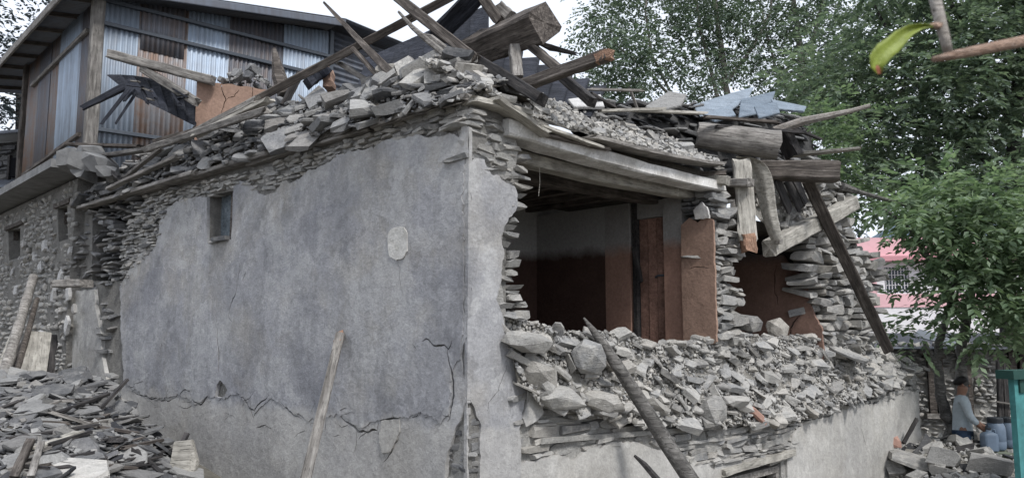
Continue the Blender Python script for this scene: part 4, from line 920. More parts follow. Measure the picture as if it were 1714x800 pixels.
T((182, 316), 10.2, (300, 262), 9.1, .09, .04, 'wood_grey', 'narrow plank sliding off the left end of the heap', name='plank', cat='plank', jag=(.05, .05))
T((150, 255), 10.6, (200, 298), 10.0, .05, .05, 'wood_dark', 'dark stick under the light grey board', name='stick', cat='stick', jag=(.03, .03))
T((690, 150), 6.75, (628, 172), 7.0, .05, .14, 'wood_grey', 'short grey plank end bedded in the corner pile', name='plank', cat='plank', jag=(.02, .02))
# ---------------- right side timbers
o = T((1168, 226), 9.15, (1303, 244), 9.0, .36, .36, 'wood_grey', 'big round log lying on the wall over the sagging lintel', name='log', cat='log', round_=True, jag=(.02, .015), seg=8, wob=.03, taper=(.85, 1))
T((1258, 286), 9.5, (1402, 288), 9.35, .26, .23, 'wood_brown', 'squared log below the round log with a dark end', name='log', cat='log', jag=(.02, .02), seg=7, wob=.04, taper=(.95, 1.05))
T((1322, 260), 9.8, (1438, 249), 9.4, .17, .05, 'wood_pale', 'pale plank pointing right above the squared log', name='plank', cat='plank', taper=(1, .6), jag=(.03, .05))
v, f = tube([at(1296, 220, 9.6), at(1345, 203, 9.5), at(1380, 196, 9.4), at(1425, 186, 9.3), at(1457, 177, 9.2)], [.06, .055, .045, .03, .025], 7); tag(obj('pole', v, f, M['bark_pale']), 'crooked peeled pole sticking out of the slate pile toward the trees', 'pole')
v, f = tube([RW.P(1408, 312, .0), RW.P(1440, 322, .05), RW.P(1490, 336, .05), RW.P(1542, 352, .05)], [.07, .035, .028, .015], 7); tag(obj('pole', v, f, M['bark']), 'thin tapering stick poking out right of the tilted lintel', 'stick')
pa, pb = RW.P(1350, 300, .22), RW.P(1487, 586, .30)
beam('brace', pa, pb, .15, .11, M['wood_brown'], 'long dark brace leaning from the squared log down to the rubble', 'brace', face=CAM-pa, jag=(.02, .03), seg=9)
pa, pb = RW.P(1288, 416, .12), RW.P(1428, 340, .06)
tl = beam('lintel', pa, pb, .17, .20, M['wood_pale'], 'tilted sagging lintel plank hanging over the smaller opening', 'lintel', face=(0, 0, 1), jag=(.03, .04), seg=8)
v, f = box(RW.P(1298, 408, .205), RW.u*.08, RW.n*.05, Vector((0, 0, .06))); obj('peg', v, f, M['wood_grey'], tl)
T((1240, 268), 8.86, (1252, 404), 8.82, .2, .16, 'wood_pale', 'hanging door post with a snapped orange foot', name='post', cat='post', face=(-.2, -1, 0), jag=(.03, .02), seg=8)
pq = [o for o in COL.objects if o.get('label', '').startswith('hanging door post')][0]
T((1251, 392), 8.82, (1254, 418), 8.82, .19, .15, 'wood_fresh', None, name='snapped_foot', cat=None, jag=(.01, .07), seg=4, wob=.1, parent=pq)
T((1196, 306), 9.0, (1256, 306), 8.65, .14, .09, 'wood_grey', 'short capping block across the hanging door post', name='block', cat='block', jag=(.01, .01))
T((1160, 300), 8.75, (1219, 303), 8.5, .12, .1, 'wood_pale', 'square timber end poking out under the whitened beam', jag=(.02, .01))
T((1136, 383-88), 8.6, (1214, 290), 8.6, .1, .05, 'wood_brown', 'thin dark plank wedged under the end of the whitened beam', name='plank', cat='plank')
# torn bark or matting that hangs from the frame
pts = [(1240, 262, 8.78, 26), (1266, 272, 8.84, 34), (1278, 300, 8.88, 36), (1283, 335, 8.88, 30), (1290, 370, 8.86, 26), (1300, 404, 8.84, 22)]
vs = []; n = 5; m_ = len(pts)
for lay in (0, .02):
    for i, (x, y, Y, w_) in enumerate(pts):
        for k in range(n):
            t = k/(n-1)-.5; vs.append(at(x+t*w_+4*noise.noise(Vector((i, k, 2))), y+(9 if i == len(pts)-1 else 3)*noise.noise(Vector((i, k*1.7, 7.3))), Y+.10*t*t-.16*t+lay+.10*noise.noise(Vector((i*.7, k*.9, .5)))))
fs = []; o2 = m_*n
for i in range(m_-1):
    for k in range(n-1): a = i*n+k; fs += [[a, a+n, a+n+1, a+1], [o2+a, o2+a+1, o2+a+n+1, o2+a+n]]
    fs += [[i*n, o2+i*n, o2+(i+1)*n, (i+1)*n], [i*n+n-1, (i+1)*n+n-1, o2+(i+1)*n+n-1, o2+i*n+n-1]]
for k in range(n-1): fs += [[k, k+1, o2+k+1, o2+k], [o2-n+k, 2*o2-n+k, 2*o2-n+k+1, o2-n+k+1]]
bk = tag(obj('bark_strip', vs, fs, M['wood_pale']), 'curled dusty strip of bark hanging beside the snapped door post', 'bark')
md = bk.modifiers.new('sub', 'SUBSURF'); md.levels = md.render_levels = 2
# mud and stones carried by the tilted lintel
def f_tl(a, b):
    p0, p1 = RW.px(1262, 302), RW.px(1412, 302); q0, q1 = RW.px(1296, 396), RW.px(1430, 330)
    s = (p0[0]*(1-a)+p1[0]*a)*(1-b)+(q0[0]*(1-a)+q1[0]*a)*b; z = (p0[1]*(1-a)+p1[1]*a)*(1-b)+(q0[1]*(1-a)+q1[1]*a)*b
    return RW.p(s, z+.03*noise.noise(Vector((s*5, z*5, 0))), -.22+.22*b+.05*noise.noise(Vector((s*4, z*4, 3))))
ST_ = surf_from(f_tl); heap('rubble_heap', ST_, 24, 12, M['dust'], 'mud and stone sagging between the squared log and the tilted lintel', .05)
r1 = random.Random(77)
st = courses(RW, Rp([(1335, 302), (1410, 300), (1432, 318), (1430, 340), (1380, 358), (1345, 345)]), (.04, .08), (.15, .42), .3, (-.1, .04), .08, tilt=9, rnd=r1)
emit(st, 'loose_stone', M['stone_light'], 14, None, 'rubble', near({'rock': 'stacked angular stone', 'slab': 'stacked squared stone', 'chip': 'stacked flat flagstone', 'peb': 'stacked cobble'}, LM_TILT), 'stone', 'flat stones under the squared log', 7)
it = scatter(ST_, 160, (.04, .2), 1.7, 71, ('rock', 'chip'), (.3, .6), 22, .25); emit(it, 'loose_stone', M['stone_light'], 8, None, 'rubble', near({'rock': 'dusty angular stone', 'slab': 'dusty squared stone', 'chip': 'dusty flat flagstone', 'peb': 'dusty cobble'}, LM_TILT), 'stone', 'stones on the tilted lintel', 7)
for k, (a, b) in enumerate([((1300, 300), (1322, 352)), ((1316, 300), (1340, 350)), ((1330, 298), (1348, 340))]):
    beam('slate', RW.P(*a, .04), RW.P(*b, .08), .16, .03, M['wood_dark'], ['leftmost', 'middle', 'rightmost'][k]+' of three dark slats standing in the mud under the squared log', 'slat', jag=(.02, .04), group='dark slats under the squared log', face=RW.n)
# ---------------- slate pile on the roof edge
pile_c = curve([RW.px(x, y, -.9) for x, y in [(915, 168), (960, 166), (1010, 170), (1060, 178), (1100, 182), (1150, 180), (1200, 176), (1260, 182), (1330, 196), (1360, 212)]])
s0_, s1_ = RW.px(925, 170, -.9)[0], RW.px(1352, 205, -.9)[0]
def f_pile(a, b):
    s = s0_+(s1_-s0_)*a; zc = pile_c(s); z = E+1.80+(zc-E-1.80)*min(1, b*1.5); return RW.p(s, z+.03*noise.noise(Vector((s*3, b*5, 9))), -(.42+.75*b))
SP = surf_from(f_pile); heap('rubble_heap', SP, 40, 10, M['mortar_dark'], 'dark packed debris under the roof slates', .04)
flatn = lambda a, b: (SP(a, b)[0], (SP(a, b)[1]*.25+Vector((0, 0, .8))).normalized())
it = scatter(flatn, 420, (.12, .48), 1.5, 81, ('chip',), (.08, .2), 10, -.1, .2)
emit(it[:140], 'slate', M['slate'], 60, None, 'slate_debris', near({'chip': 'grey roof slate'}, LM_PILE), 'slate', 'grey slates in the pile over the front wall', 7, 'small broken slates over the front wall')
emit(it[140:], 'slate', M['slate_dark'], 45, None, 'slate_debris', near({'chip': 'dark roof slate'}, LM_PILE), 'slate', 'dark slates in the pile over the front wall', 6)
for i, (pts, lab) in enumerate([([(1160, 176), (1196, 164), (1262, 145), (1252, 165), (1204, 196), (1172, 194)], 'large pointed blue grey slate on top of the pile'), ([(1240, 166), (1298, 152), (1292, 172), (1268, 190), (1236, 196)], 'blue grey slate overlapping the large pointed one'),
                                ([(1290, 166), (1350, 178), (1346, 186), (1300, 182)], 'narrow blue grey slate jutting out to the right'), ([(1176, 190), (1222, 176), (1232, 192), (1196, 202)], 'blue grey slate under the left side of the pointed one'), ([(1262, 178), (1300, 170), (1306, 188), (1270, 197)], 'small blue grey slate under the right side of the stack')]):
    Y = 9.6-.12*i; P_ = [at(x, y, Y+(200-y)*.018) for x, y in pts]; polyplate('slate', P_, (-.1, -.55, .8), .03, M['slate_blue'], lab, 'slate')
for i, (pts, lab) in enumerate([([(950, 166), (1006, 158), (1012, 178), (960, 178)], 'whitish flat slab lying behind the snapped beam'), ([(1080, 178), (1120, 152), (1150, 158), (1140, 176), (1100, 186)], 'grey slate propped up in front of the trees')]):
    P_ = [at(x, y, 7.6+i*1.3+(180-y)*.012) for x, y in pts]; polyplate('slate', P_, (-.1, -.6, .75), .035, M['slate' if i else 'stone_pale'], lab, 'slate')
for i, (a, b, w, mt) in enumerate([((985, 150), (1075, 152), .04, 'wood_grey'), ((1060, 185), (1180, 190), .05, 'wood_pale'), ((1000, 186), (1110, 183), .05, 'wood_pale'), ((1180, 196), (1300, 205), .06, 'wood_brown'), ((1200, 212), (1345, 222), .06, 'wood_dark'), ((1300, 205), (1370, 232), .05, 'wood_dark'), ((1055, 150), (1068, 186), .03, 'wood_grey'), ((990, 158), (1030, 180), .05, 'wood_dark'), ((1310, 222), (1330, 262), .22, 'wood_dark')]):
    Y = 7.6+(a[0]-980)*.0062; T(a, Y, b, Y+(b[0]-a[0])*.004, w, w*.6, mt, ['thin grey lath pointing into the trees', 'pale lath lying on the slates', 'long pale lath across the dark slates', 'brown lath under the blue slates', 'dark lath above the round log', 'dark lath sloping down at the right end of the slate pile', 'thin stick standing up in front of the trees', 'dark batten leaning behind the whitish slab', 'dark broken board beside the end of the round log'][i], name='lath', cat='lath', jag=(.04, .05))
# ---------------- poles leaning on the house
pa = LW.P(568, 563, .05); pb = at(505, 830, 5.55)
lp = beam('pole', pa, pa+(pb-pa)*1.45, .078, .07, M['wood_grey'], 'squared wooden pole leaning against the grey side wall', 'pole', face=CAM-pa, jag=(.02, .02), seg=9, wob=.05)
dq = (pb-pa).normalized(); beam('snapped_tip', pa-dq*.035, pa+dq*.10, .07, .06, M['wood_fresh'], parent=lp, jag=(.04, .01), seg=4, wob=.15)
P_ = [RW.P(977, 532, -.02), RW.P(1003, 566, .09), RW.P(1032, 610, .19), RW.P(1075, 676, .33), RW.P(1112, 736, .5), RW.P(1160, 808, .72)]
P_.append(P_[-1]+(P_[-1]-P_[-2])*2.2); v, f = tube(P_, [.010, .042, .056, .064, .068, .072, .075], 10); o = obj('log', v, f, M['bark'], None, True); tag(o, 'long dark tree pole leaning on the rubble slope in front of the opening', 'pole')
P_ = [RW.P(1062, 762, .5), RW.P(1078, 776, .55), RW.P(1104, 806, .6), RW.P(1150, 880, .7)]; v, f = tube(P_, [.012, .025, .03, .03], 6); tag(obj('stick', v, f, M['wood_dark']), 'thin dark stick rising beside the foot of the long pole', 'stick')
# ================================================================== neighbour: rubble house with a slab and a tin shed on it
nb0 = at(121, 400, 11.32)
NB = Frame(nb0, -R(43.8))
neigh = empty('stone_house', (nb0.x, nb0.y, gz(nb0.x, nb0.y)), 'low rubble house with white pebbles in its wall and a concrete slab roof', 'house')
zs = E+2.42
nwin = [NB.px(x, y) for x, y in [(12, 436), (33, 431), (33, 382), (12, 386)]], [NB.px(x, y) for x, y in [(95, 405), (111, 400), (111, 345), (95, 349)]]
slab('wall_core', NB, [(0, ZB), (0, zs-.2), (7.0, zs-.2), (7.0, ZB)], list(nwin), .4, M['mortar'], neigh, out=-.02, spacing=.15, disp=.03, seed=70)
for k, wn in enumerate(nwin):
    wo = empty('window', NB.p(wn[0][0], wn[0][1], -.1)); wo.parent = neigh; wo.matrix_parent_inverse = neigh.matrix_basis.inverted(); WM[wo.name] = Matrix.Translation(wo.location)
    sa, sb = min(q[0] for q in wn), max(q[0] for q in wn); za, zb_ = min(q[1] for q in wn), max(q[1] for q in wn)
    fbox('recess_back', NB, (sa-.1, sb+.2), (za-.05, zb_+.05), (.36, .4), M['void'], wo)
    v, f = join([box(NB.p(sa, za, -.10), NB.u*.06, NB.n*-.08, Vector((0, 0, zb_-za))), box(NB.p(sb-.06, za, -.10), NB.u*.06, NB.n*-.08, Vector((0, 0, zb_-za))), box(NB.p(sa-.1, zb_+.002, .03), NB.u*(sb-sa+.2), NB.n*-.2, Vector((0, 0, .07)))]); obj('frame', v, f, M['wood_brown'], wo)
r1 = random.Random(90)
def notwin(it): 
    out = []
    for q in it:
        s = (q[2].translation-NB.o).dot(NB.u); z = q[2].translation.z
        if not any(min(a[0] for a in wn)-.03 < s < max(a[0] for a in wn)+.03 and min(a[1] for a in wn)-.02 < z < max(a[1] for a in wn)+.02 for wn in nwin): out.append(q)
    return out
npoly = [(0, E-1.4), (0, zs-.25), (5.4, zs-.25), (5.4, E-1.4)]
st = notwin(courses(NB, npoly, (.04, .12), (.06, .20), .12, (-.03, .04), .12, kind='peb', tilt=18, keep=.88, rnd=r1))
emit(st, 'stone', M['stone_light'], 200, neigh, 'small_masonry')
def pebble(px, py, w, h): return ('rock', r1.randrange(len(ROCK)), Matrix.Translation(NB.P(px, py, .012)) @ NB.mat(0, 0, 0).to_3x3().to_4x4() @ Matrix.Rotation(r1.uniform(-.5, .5), 4, 'Y') @ Matrix.Diagonal((w, .055, h, 1)), w)
wp = [(75, 412, .2, .18), (68, 447, .2, .16), (102, 462, .17, .2), (27, 486, .16, .18), (90, 493, .15, .22), (115, 492, .14, .2), (58, 430, .14, .1), (22, 455, .14, .12), (112, 545, .2, .24), (124, 518, .14, .14), (68, 560, .18, .14), (100, 520, .1, .1), (40, 410, .12, .1), (118, 420, .1, .12), (85, 470, .1, .08), (48, 520, .1, .1), (95, 580, .14, .1)]
emit([pebble(*q) for q in wp], 'pale_stone', M['stone_pale'], 40, neigh)
zc_ = zs-.16
v, f = box(NB.p(-.35, zs-.15, .42), NB.u*7.6, NB.n*-2.6, Vector((0, 0, .12)))
vs_ = [Vector(q) for q in v]; obj('roof_slab', vs_, f, M['concrete'], neigh)
for k, (x, y, Y, sz, rz) in enumerate([(150, 272, 10.5, (.5, .4, .28), 20), (172, 276, 10.3, (.42, .36, .26), 60), (128, 270, 10.7, (.45, .4, .28), -15), (152, 256, 10.5, (.34, .3, .22), 40), (180, 288, 10.2, (.26, .22, .16), 10), (140, 290, 10.5, (.3, .26, .18), 75)]):
    link('broken_chunk', shared('rock', k+2, M['concrete']), None, neigh, Matrix.Translation(at(x, y, Y)) @ Matrix.Rotation(R(rz), 4, 'Z') @ Matrix.Rotation(R(rz*.3), 4, 'X') @ Matrix.Diagonal((*sz, 1)))
# board sticking out of the wall junction
T((97, 475), 10.45, (146, 474), 10.2, .2, .1, 'wood_grey', 'short grey board sticking out between rubble wall and render', name='board', cat='board', jag=(.01, .01))
# ---------------- shed
sh0 = at(152, 240, 11.25); SL = Frame(sh0, -R(43.8)); SR = Frame(sh0, R(47))
shed = empty('tin_shed', (sh0.x, sh0.y, zs), 'tall shed of patched grey and rusty corrugated sheets on the concrete slab', 'shed')
def corr(name, fr, s0, s1, z0, z1, mat, out=0., z1b=None, pitch=.076, amp=.012, horizontal=False, parent=shed):
    n = max(4, int((s1-s0)/pitch*6)); z1b = z1 if z1b is None else z1b; vs = []; fs = []
    if horizontal:
        n = max(4, int((z1-z0)/pitch*6))
        for i in range(n+1):
            t = i/n; o = out+amp*math.sin(t*(z1-z0)/pitch*2*math.pi); vs += [fr.p(s0, z0+(z1-z0)*t, o), fr.p(s1, z0+(z1b-z0)*t, o)]
    else:
        for i in range(n+1):
            t = i/n; s = s0+(s1-s0)*t; o = out+amp*math.sin(s/pitch*2*math.pi); vs += [fr.p(s, z0, o), fr.p(s, z1+(z1b-z1)*t, o)]
    fs = [[2*i, 2*i+1, 2*i+3, 2*i+2] for i in range(n)]
    c = sum(vs, Vector())/len(vs); c = fr.p((s0+s1)/2, z0, out); rot = Matrix((fr.u, -fr.n, Vector((0, 0, 1)))).transposed().to_4x4(); rot.translation = c; inv = rot.inverted()
    o = link(name, mesh(name, [inv @ v for v in vs], fs, True), M[mat], parent, rot); md = o.modifiers.new('thick', 'SOLIDIFY'); md.thickness = .004; return o
zr = lambda s: E+4.97+.135*min(s, 3.8)
def sx(px, fr=SR): return fr.px(px, 100)[0]
edges = [sx(x) for x in (172, 232, 308, 384, 430, 475, 548)]
for k, (mt, dz) in enumerate(zip(('zinc', 'zinc_rust', 'zinc', 'zinc_old', 'zinc_old', 'zinc'), (0, .01, 0, .012, 0, .012))):
    corr('corrugated_sheet', SR, edges[k]-.03, edges[k+1]+.03, zs-.1, zr(edges[k])-.02, mt, .02+dz, zr(edges[k+1])-.02)
mid = [E+3.9, E+4.05]
corr('corrugated_sheet', SR, edges[1], edges[2]-.02, E+4.3, zr(edges[1])-.02, 'zinc_old', .045, zr(edges[2])-.02)
lx = [SL.px(x, 180)[0] for x in (148, 132, 100, 84, 66, 46)]
for k, mt in enumerate(('zinc_old', 'zinc', 'zinc_rust', 'zinc_old', 'zinc_rust')): corr('corrugated_sheet', SL, lx[k]-.03, lx[k+1]+.03, zs-.1, E+4.95, mt, .02+.01*(k % 2))
def sb_(name, fr, s, z, o, mat): v, f = box(fr.p(s[0], z[0], o[0]), fr.u*(s[1]-s[0]), fr.n*(o[1]-o[0]), Vector((0, 0, z[1]-z[0]))); return obj(name, v, f, M[mat], shed)
beam('post', SR.p(-.02, zs-.05, .03), SR.p(-.02, E+4.9, .03), .17, .15, M['wood_grey'], parent=shed, face=SR.n, wob=.03)
beam('post', SL.p(lx[-1]+.02, zs-.05, .03), SL.p(lx[-1]+.02, E+4.95, .03), .16, .14, M['wood_brown'], parent=shed, face=SL.n)
beam('post', SR.p(edges[-1]+.05, zs-.05, .03), SR.p(edges[-1]+.05, zr(3.8), .03), .09, .09, M['iron'], parent=shed, face=SR.n)
def rail(fr, a, b, mat='iron', w=.06, o=.06):
    p, q = fr.px(*a), fr.px(*b); return beam('rail', fr.p(p[0], p[1], o), fr.p(q[0], q[1], o), w, w, M[mat], parent=shed, wob=.03, face=fr.n)
rail(SR, (176, 3), (548, 96)); rail(SR, (172, 41), (548, 131)); rail(SR, (157, 217), (300, 238))
rail(SL, (154, 53), (60, 145), 'wood_grey'); rail(SL, (140, 226), (45, 294), 'wood_brown')
# roof: slopes up from the left eave to the ridge, then down the other side
u, l = SR.u, SL.u
def roof(s0, s1, z0, z1, nm, mt='roof_metal'):
    n = int(7.2/.076*5); vs = []; fs = []
    for i in range(n+1):
        y = -.45+7.2*i/n; o = .012*math.sin(y/.076*2*math.pi)
        for s, z in ((s0, z0), (s1, z1)): vs.append(sh0*1 + Vector((0, 0, z+o-sh0.z)) + u*s + l*y)
    fs = [[2*i, 2*i+1, 2*i+3, 2*i+2] for i in range(n)]; o = obj(nm, vs, fs, M[mt], shed, True); md = o.modifiers.new('thick', 'SOLIDIFY'); md.thickness = .03
zA_, zB_ = E+4.97, E+5.58
roof(-.5, 3.95, zA_, zB_+.03, 'roof_sheet'); roof(3.95, 8.0, zB_+.03, zB_-.35, 'roof_sheet')
W = lambda s, y, z: Vector((sh0.x, sh0.y, 0))+u*s+l*y+Vector((0, 0, z))
beam('fascia', W(-.5, -.43, zA_-.07), W(3.95, -.43, zB_-.05), .04, .12, M['roof_metal'], parent=shed, wob=.01)
beam('fascia', W(-.48, -.43, zA_-.06), W(-.48, 6.6, zA_-.06), .04, .13, M['wood_grey'], parent=shed, wob=.01)
for k in range(8): beam('rafter', W(-.45, .2+k*.85, zA_-.06), W(3.9, .2+k*.85, zB_-.06), .05, .07, M['wood_brown'], parent=shed, wob=.03)
corr('corrugated_sheet', SR, edges[-1]+.1, 8.0, zs+.3, zB_-.06, 'roof_metal', .0, zB_-.35, horizontal=True, pitch=.11, amp=.02)
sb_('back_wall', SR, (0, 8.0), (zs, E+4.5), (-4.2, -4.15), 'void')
# house far left behind the shed
fb0 = at(60, 300, 17); FB = Frame(fb0, -R(75)); far = empty('stone_house', (fb0.x, fb0.y, EYE), 'dim stone house with sheet roof at the far left behind the shed', 'house')
fbox('wall_core', FB, (-.6, 5), (E-1.5, E+4.2), (.05, .4), M['mortar_dark'], far)
st = courses(FB, [(-.6, E+1.6), (-.6, E+4.1), (2.2, E+4.1), (2.2, E+1.6)], (.07, .15), (.2, .5), .2, (-.05, .05), .1, rnd=r1); emit(st, 'stone', M['stone_dark'], 60, far, 'small_masonry')
v, f = box(FB.p(-.8, E+4.25, .5), FB.u*6, FB.n*-3+Vector((0, 0, .7)), Vector((0, 0, .06))); obj('roof', v, f, M['roof_metal'], far)
v, f = box(FB.p(-.8, E+3.0, .7), FB.u*6, FB.n*-.75+Vector((0, 0, .3)), Vector((0, 0, .05))); obj('porch_roof', v, f, M['roof_metal'], far)
fo = empty('window', FB.P(35, 278, .07)); fo.parent = far; fo.matrix_parent_inverse = far.matrix_basis.inverted(); WM[fo.name] = Matrix.Translation(fo.location)
q = FB.px(46, 296); q2 = FB.px(24, 266); sA2, sB2 = sorted((q[0], q2[0])); fbox('opening', FB, (sA2, sB2), (q[1], q2[1]), (-.09, .02), M['void'], fo)
for s__ in (sA2-.06, sB2): v, f = box(FB.p(s__, q[1]-.06, .12), FB.u*.06, FB.n*-.08, Vector((0, 0, q2[1]-q[1]+.12))); obj('frame', v, f, M['wood_dark'], fo)

# ================================================================== lower left: poles, boards and the slate pile
for a, Ya, b, Yb, rad, lab, nodes in [((56, 464), 10.9, (-12, 690), 9.1, .066, 'thick bamboo pole leaning on the pebbled wall', True), ((62, 500), 10.9, (10, 690), 9.3, .04, 'thinner dark pole leaning just right of the thick bamboo', False), ((22, 560), 10.6, (-30, 690), 9.2, .045, 'pale thin pole left of the thick bamboo', False), ((44, 570), 10.4, (2, 660), 9.5, .06, 'dark plank between the poles and the whitish board', False)]:
    p0, p1 = at(*a, Ya), at(*b, Yb); n = 14; P_ = []; Rr = []
    for i in range(n+1):
        P_.append(p0.lerp(p1, i/n)); Rr.append(rad*(1.12 if nodes and i % 3 == 0 else 1)*(.85+.15*i/n))
    v, f = tube(P_, Rr, 10); tag(obj('bamboo_pole' if nodes else 'pole', v, f, M['wood_grey' if lab[0] != 'p' else 'wood_pale'] if nodes or lab[0] == 'p' else M['wood_brown'], None, True), lab, 'pole')
T((65, 556), 10.5, (44, 690), 9.35, .30, .035, 'wood_pale', 'wide whitish board leaning beside the poles', name='board', cat='board', face=camv((50, 620), 10), jag=(.01, .01), wob=.02)
v, f = None, None
tag(beam('board', at(76, 560, 10.9), at(62, 690, 10.2), .3, .04, M['wood_dark'], face=camv((66, 620), 10)), 'dark board standing behind the whitish board', 'board')
pc = [(-60, 668), (0, 664), (60, 664), (120, 668), (180, 678), (205, 700), (235, 735), (290, 752), (330, 796)]
def f_sl(a, b):
    # mound against the wall foot: far rim near the side wall, near rim toward the camera
    x = -5.9+3.2*a; fx = float(np.interp(x, [-6.6, -4.9, -4.0, -3.0, -2.0], [9.8, 9.2, 8.25, 7.3, 6.6])); y = fx-3.1*b
    hgt = float(np.interp(x, [-6.5, -5.2, -4.6, -3.9, -3.3, -2.75], [.62, .64, .64, .56, .46, .22]))*max(0, 1-((b-.12)/.9)**2)**.8
    return Vector((x, y, gz(x, y)+hgt+.09*noise.noise(Vector((x*1.7, y*1.7, 4)))))
SS = surf_from(f_sl); heap('slate_heap', SS, 50, 40, M['earth'], 'mound of broken slates at the foot of the side wall', .06)
fl2 = lambda a, b: (SS(a, b)[0], (SS(a, b)[1]*.5+Vector((random.uniform(-.1, .1), random.uniform(-.25, .05), .7))).normalized())
it = scatter(fl2, 1900, (.06, .36), 2.0, 95, ('chip', 'chip', 'chip', 'rock'), (.08, .2), 15, -.25, .24)
emit(it, 'slate', M['slate'], 95, None, 'slate_debris', near({'chip': 'grey broken slate', 'rock': 'grey angular lump'}, LM_MOUND), 'slate', 'slates in the mound at the left', 8)
it = scatter(fl2, 1100, (.06, .34), 1.9, 96, ('chip',), (.06, .14), 18, -.1, .25)
emit(it, 'slate', M['slate_dark'], 45, None, 'slate_debris', near({'chip': 'dark broken slate'}, LM_MOUND), 'slate', 'dark slates in the mound at the left', 8)
it = scatter(SS, 3000, (.02, .07), 1.3, 97, ('rock', 'chip'), (.3, .8), 30, .1); emit(it, 'pebbles', M['stone_grey'], 0, None, 'pebbles', stufflabel='crumbs between the broken slates on the left')
def at_s(px, py, dz=0.):
    """where the sight line meets the slate mound"""
    d = ray(px, py); best = None
    for k in range(200):
        y = 4.5+.03*k; p = CAM+d*(y/d.y); a = (p.x+5.9)/3.2; fx = float(np.interp(p.x, [-6.6, -4.9, -4.0, -3.0, -2.0], [9.8, 9.2, 8.25, 7.3, 6.6])); b = (fx-y)/3.1
        zz = f_sl(a, min(1, max(0, b))).z if 0 <= b <= 1 else gz(p.x, p.y)
        if p.z < zz: return p+Vector((0, 0, dz))
    return CAM+d*(8/d.y)
for a, b, w, h, mt, nm, lab, dz in [((214, 634), (168, 692), .035, .03, 'wood_dark', 'stick', 'thin dark stick rising from the slate mound against the plinth', 1), ((256, 716), (170, 782), .05, .04, 'wood_dark', 'stick', 'dark stick lying across the middle of the slate mound', 0), ((180, 672), (96, 700), .06, .03, 'wood_dark', 'lath', 'dark lath at the top of the slate mound', 0), ((82, 704), (160, 722), .06, .03, 'wood_grey', 'lath', 'grey lath across the top of the slate mound', 0), ((160, 726), (10, 744), .05, .02, 'wood_dark', 'lath', 'long dark lath across the slate mound', 0), ((50, 754), (22, 812), .06, .05, 'wood_brown', 'stick', 'brown stick at the lower left corner of the slate mound', 0), ((68, 758), (50, 812), .05, .04, 'wood_grey', 'stick', 'grey stick beside the brown stick in the slate mound', 0), ((312, 727), (292, 776), .05, .04, 'wood_dark', 'stick', 'dark stick standing at the right end of the slate mound', 1), ((224, 768), (272, 806), .05, .04, 'wood_dark', 'stick', 'dark stick beside the upright white board', 0), ((130, 738), (60, 760), .08, .02, 'wood_pale', 'lath', 'pale lath in the middle of the slate mound', 0), ((190, 752), (300, 772), .14, .04, 'wood_dark', 'plank', 'dark plank lying flat near the upright white board', 0)]:
    q = at_s(*b, .05); p = at(*a, q.y+ (.25 if dz else .0)) if dz else at_s(*a, .08); beam(nm, p, q, w, h, M[mt], lab, nm, jag=(.03, .03))
rs = random.Random(8)
for k in range(34):
    x, y = rs.uniform(0, 300), 0; y = rs.uniform(675+max(0, x-170)*.75, 798); L_ = rs.uniform(25, 95); an = rs.gauss(.1, .35)
    p, q = at_s(x-L_*.5*math.cos(an), y+L_*.5*math.sin(an)*.5, .05), at_s(x+L_*.5*math.cos(an), y-L_*.5*math.sin(an)*.5, .07)
    if (p-q).length < 1.2: beam('splinter', p, q, rs.uniform(.02, .05), rs.uniform(.012, .03), M[rs.choice(['wood_dark', 'wood_brown', 'wood_grey', 'wood_dark'])], near({'chip': 'broken roof splinter'}, LM_MOUND)(('chip', 0, Matrix.Translation((p+q)/2), .2), None), 'splinter', jag=(.03, .03), group='roof splinters in the slate mound', seg=4)
q0 = at_s(300, 795); polyplate('board', [q0+Vector((-.10, -.1, -.3)), q0+Vector((.10, -.12, -.3)), q0+Vector((.13, .05, .12)), q0+Vector((.06, .08, .30)), q0+Vector((-.10, .08, .28))], (-.2, -1, .3), .05, M['wood_pale'], 'upright whitish broken board at the right end of the slate mound', 'board')
q0 = at_s(128, 800, .10); polyplate('flagstone', [q0+Vector(v)*.75 for v in ((-.34, .04, .0), (-.2, .2, .04), (.22, .16, .02), (.36, -.08, -.04), (.3, -.28, -.1), (-.3, -.24, -.08))], (-.08, -.3, 1), .09, M['stone_light'], 'large whitish slab lying flat at the bottom of the slate mound', 'flagstone')

# ================================================================== lower right: debris pile before the front wall end
def f_rp(a, b):
    s = 5.4+6.8*a; o = .05+3.0*b; p = RW.p(s, 0, o); hh = (.62*math.exp(-((s-9.2)/1.9)**2)+.42*math.exp(-((s-7.0)/1.0)**2)*math.exp(-((o-1.2)/.9)**2)+.3*math.exp(-((s-11.3)/1.1)**2))*max(0, 1-((o-.55)/2.5)**2)
    return Vector((p.x, p.y, gz(p.x, p.y)+max(-.05, hh)*1.25+.08*noise.noise(p*1.7)))
SRP = surf_from(f_rp); heap('rubble_heap', SRP, 50, 24, M['dust'], 'debris heap on the ground before the end of the front wall', .06)
it = scatter(SRP, 500, (.06, .36), 2.0, 101, ('rock', 'chip', 'slab'), (.25, .55), 26, .1, .36)
emit(it, 'loose_stone', M['stone_light'], 32, None, 'rubble', near({'rock': 'pale angular stone', 'slab': 'pale squared stone', 'chip': 'pale flat flagstone', 'peb': 'pale cobble'}, LM_DEB), 'stone', 'stones in the debris heap at the right', 8)
it = scatter(SRP, 60, (.12, .42), 1.3, 103, ('chip',), (.08, .16), 28, -.2, .3)
emit(it, 'slate', M['slate_dark'], 24, None, 'slate_debris', near({'chip': 'black slate'}, LM_DEB), 'slate', 'dark slates in the debris heap', 7)
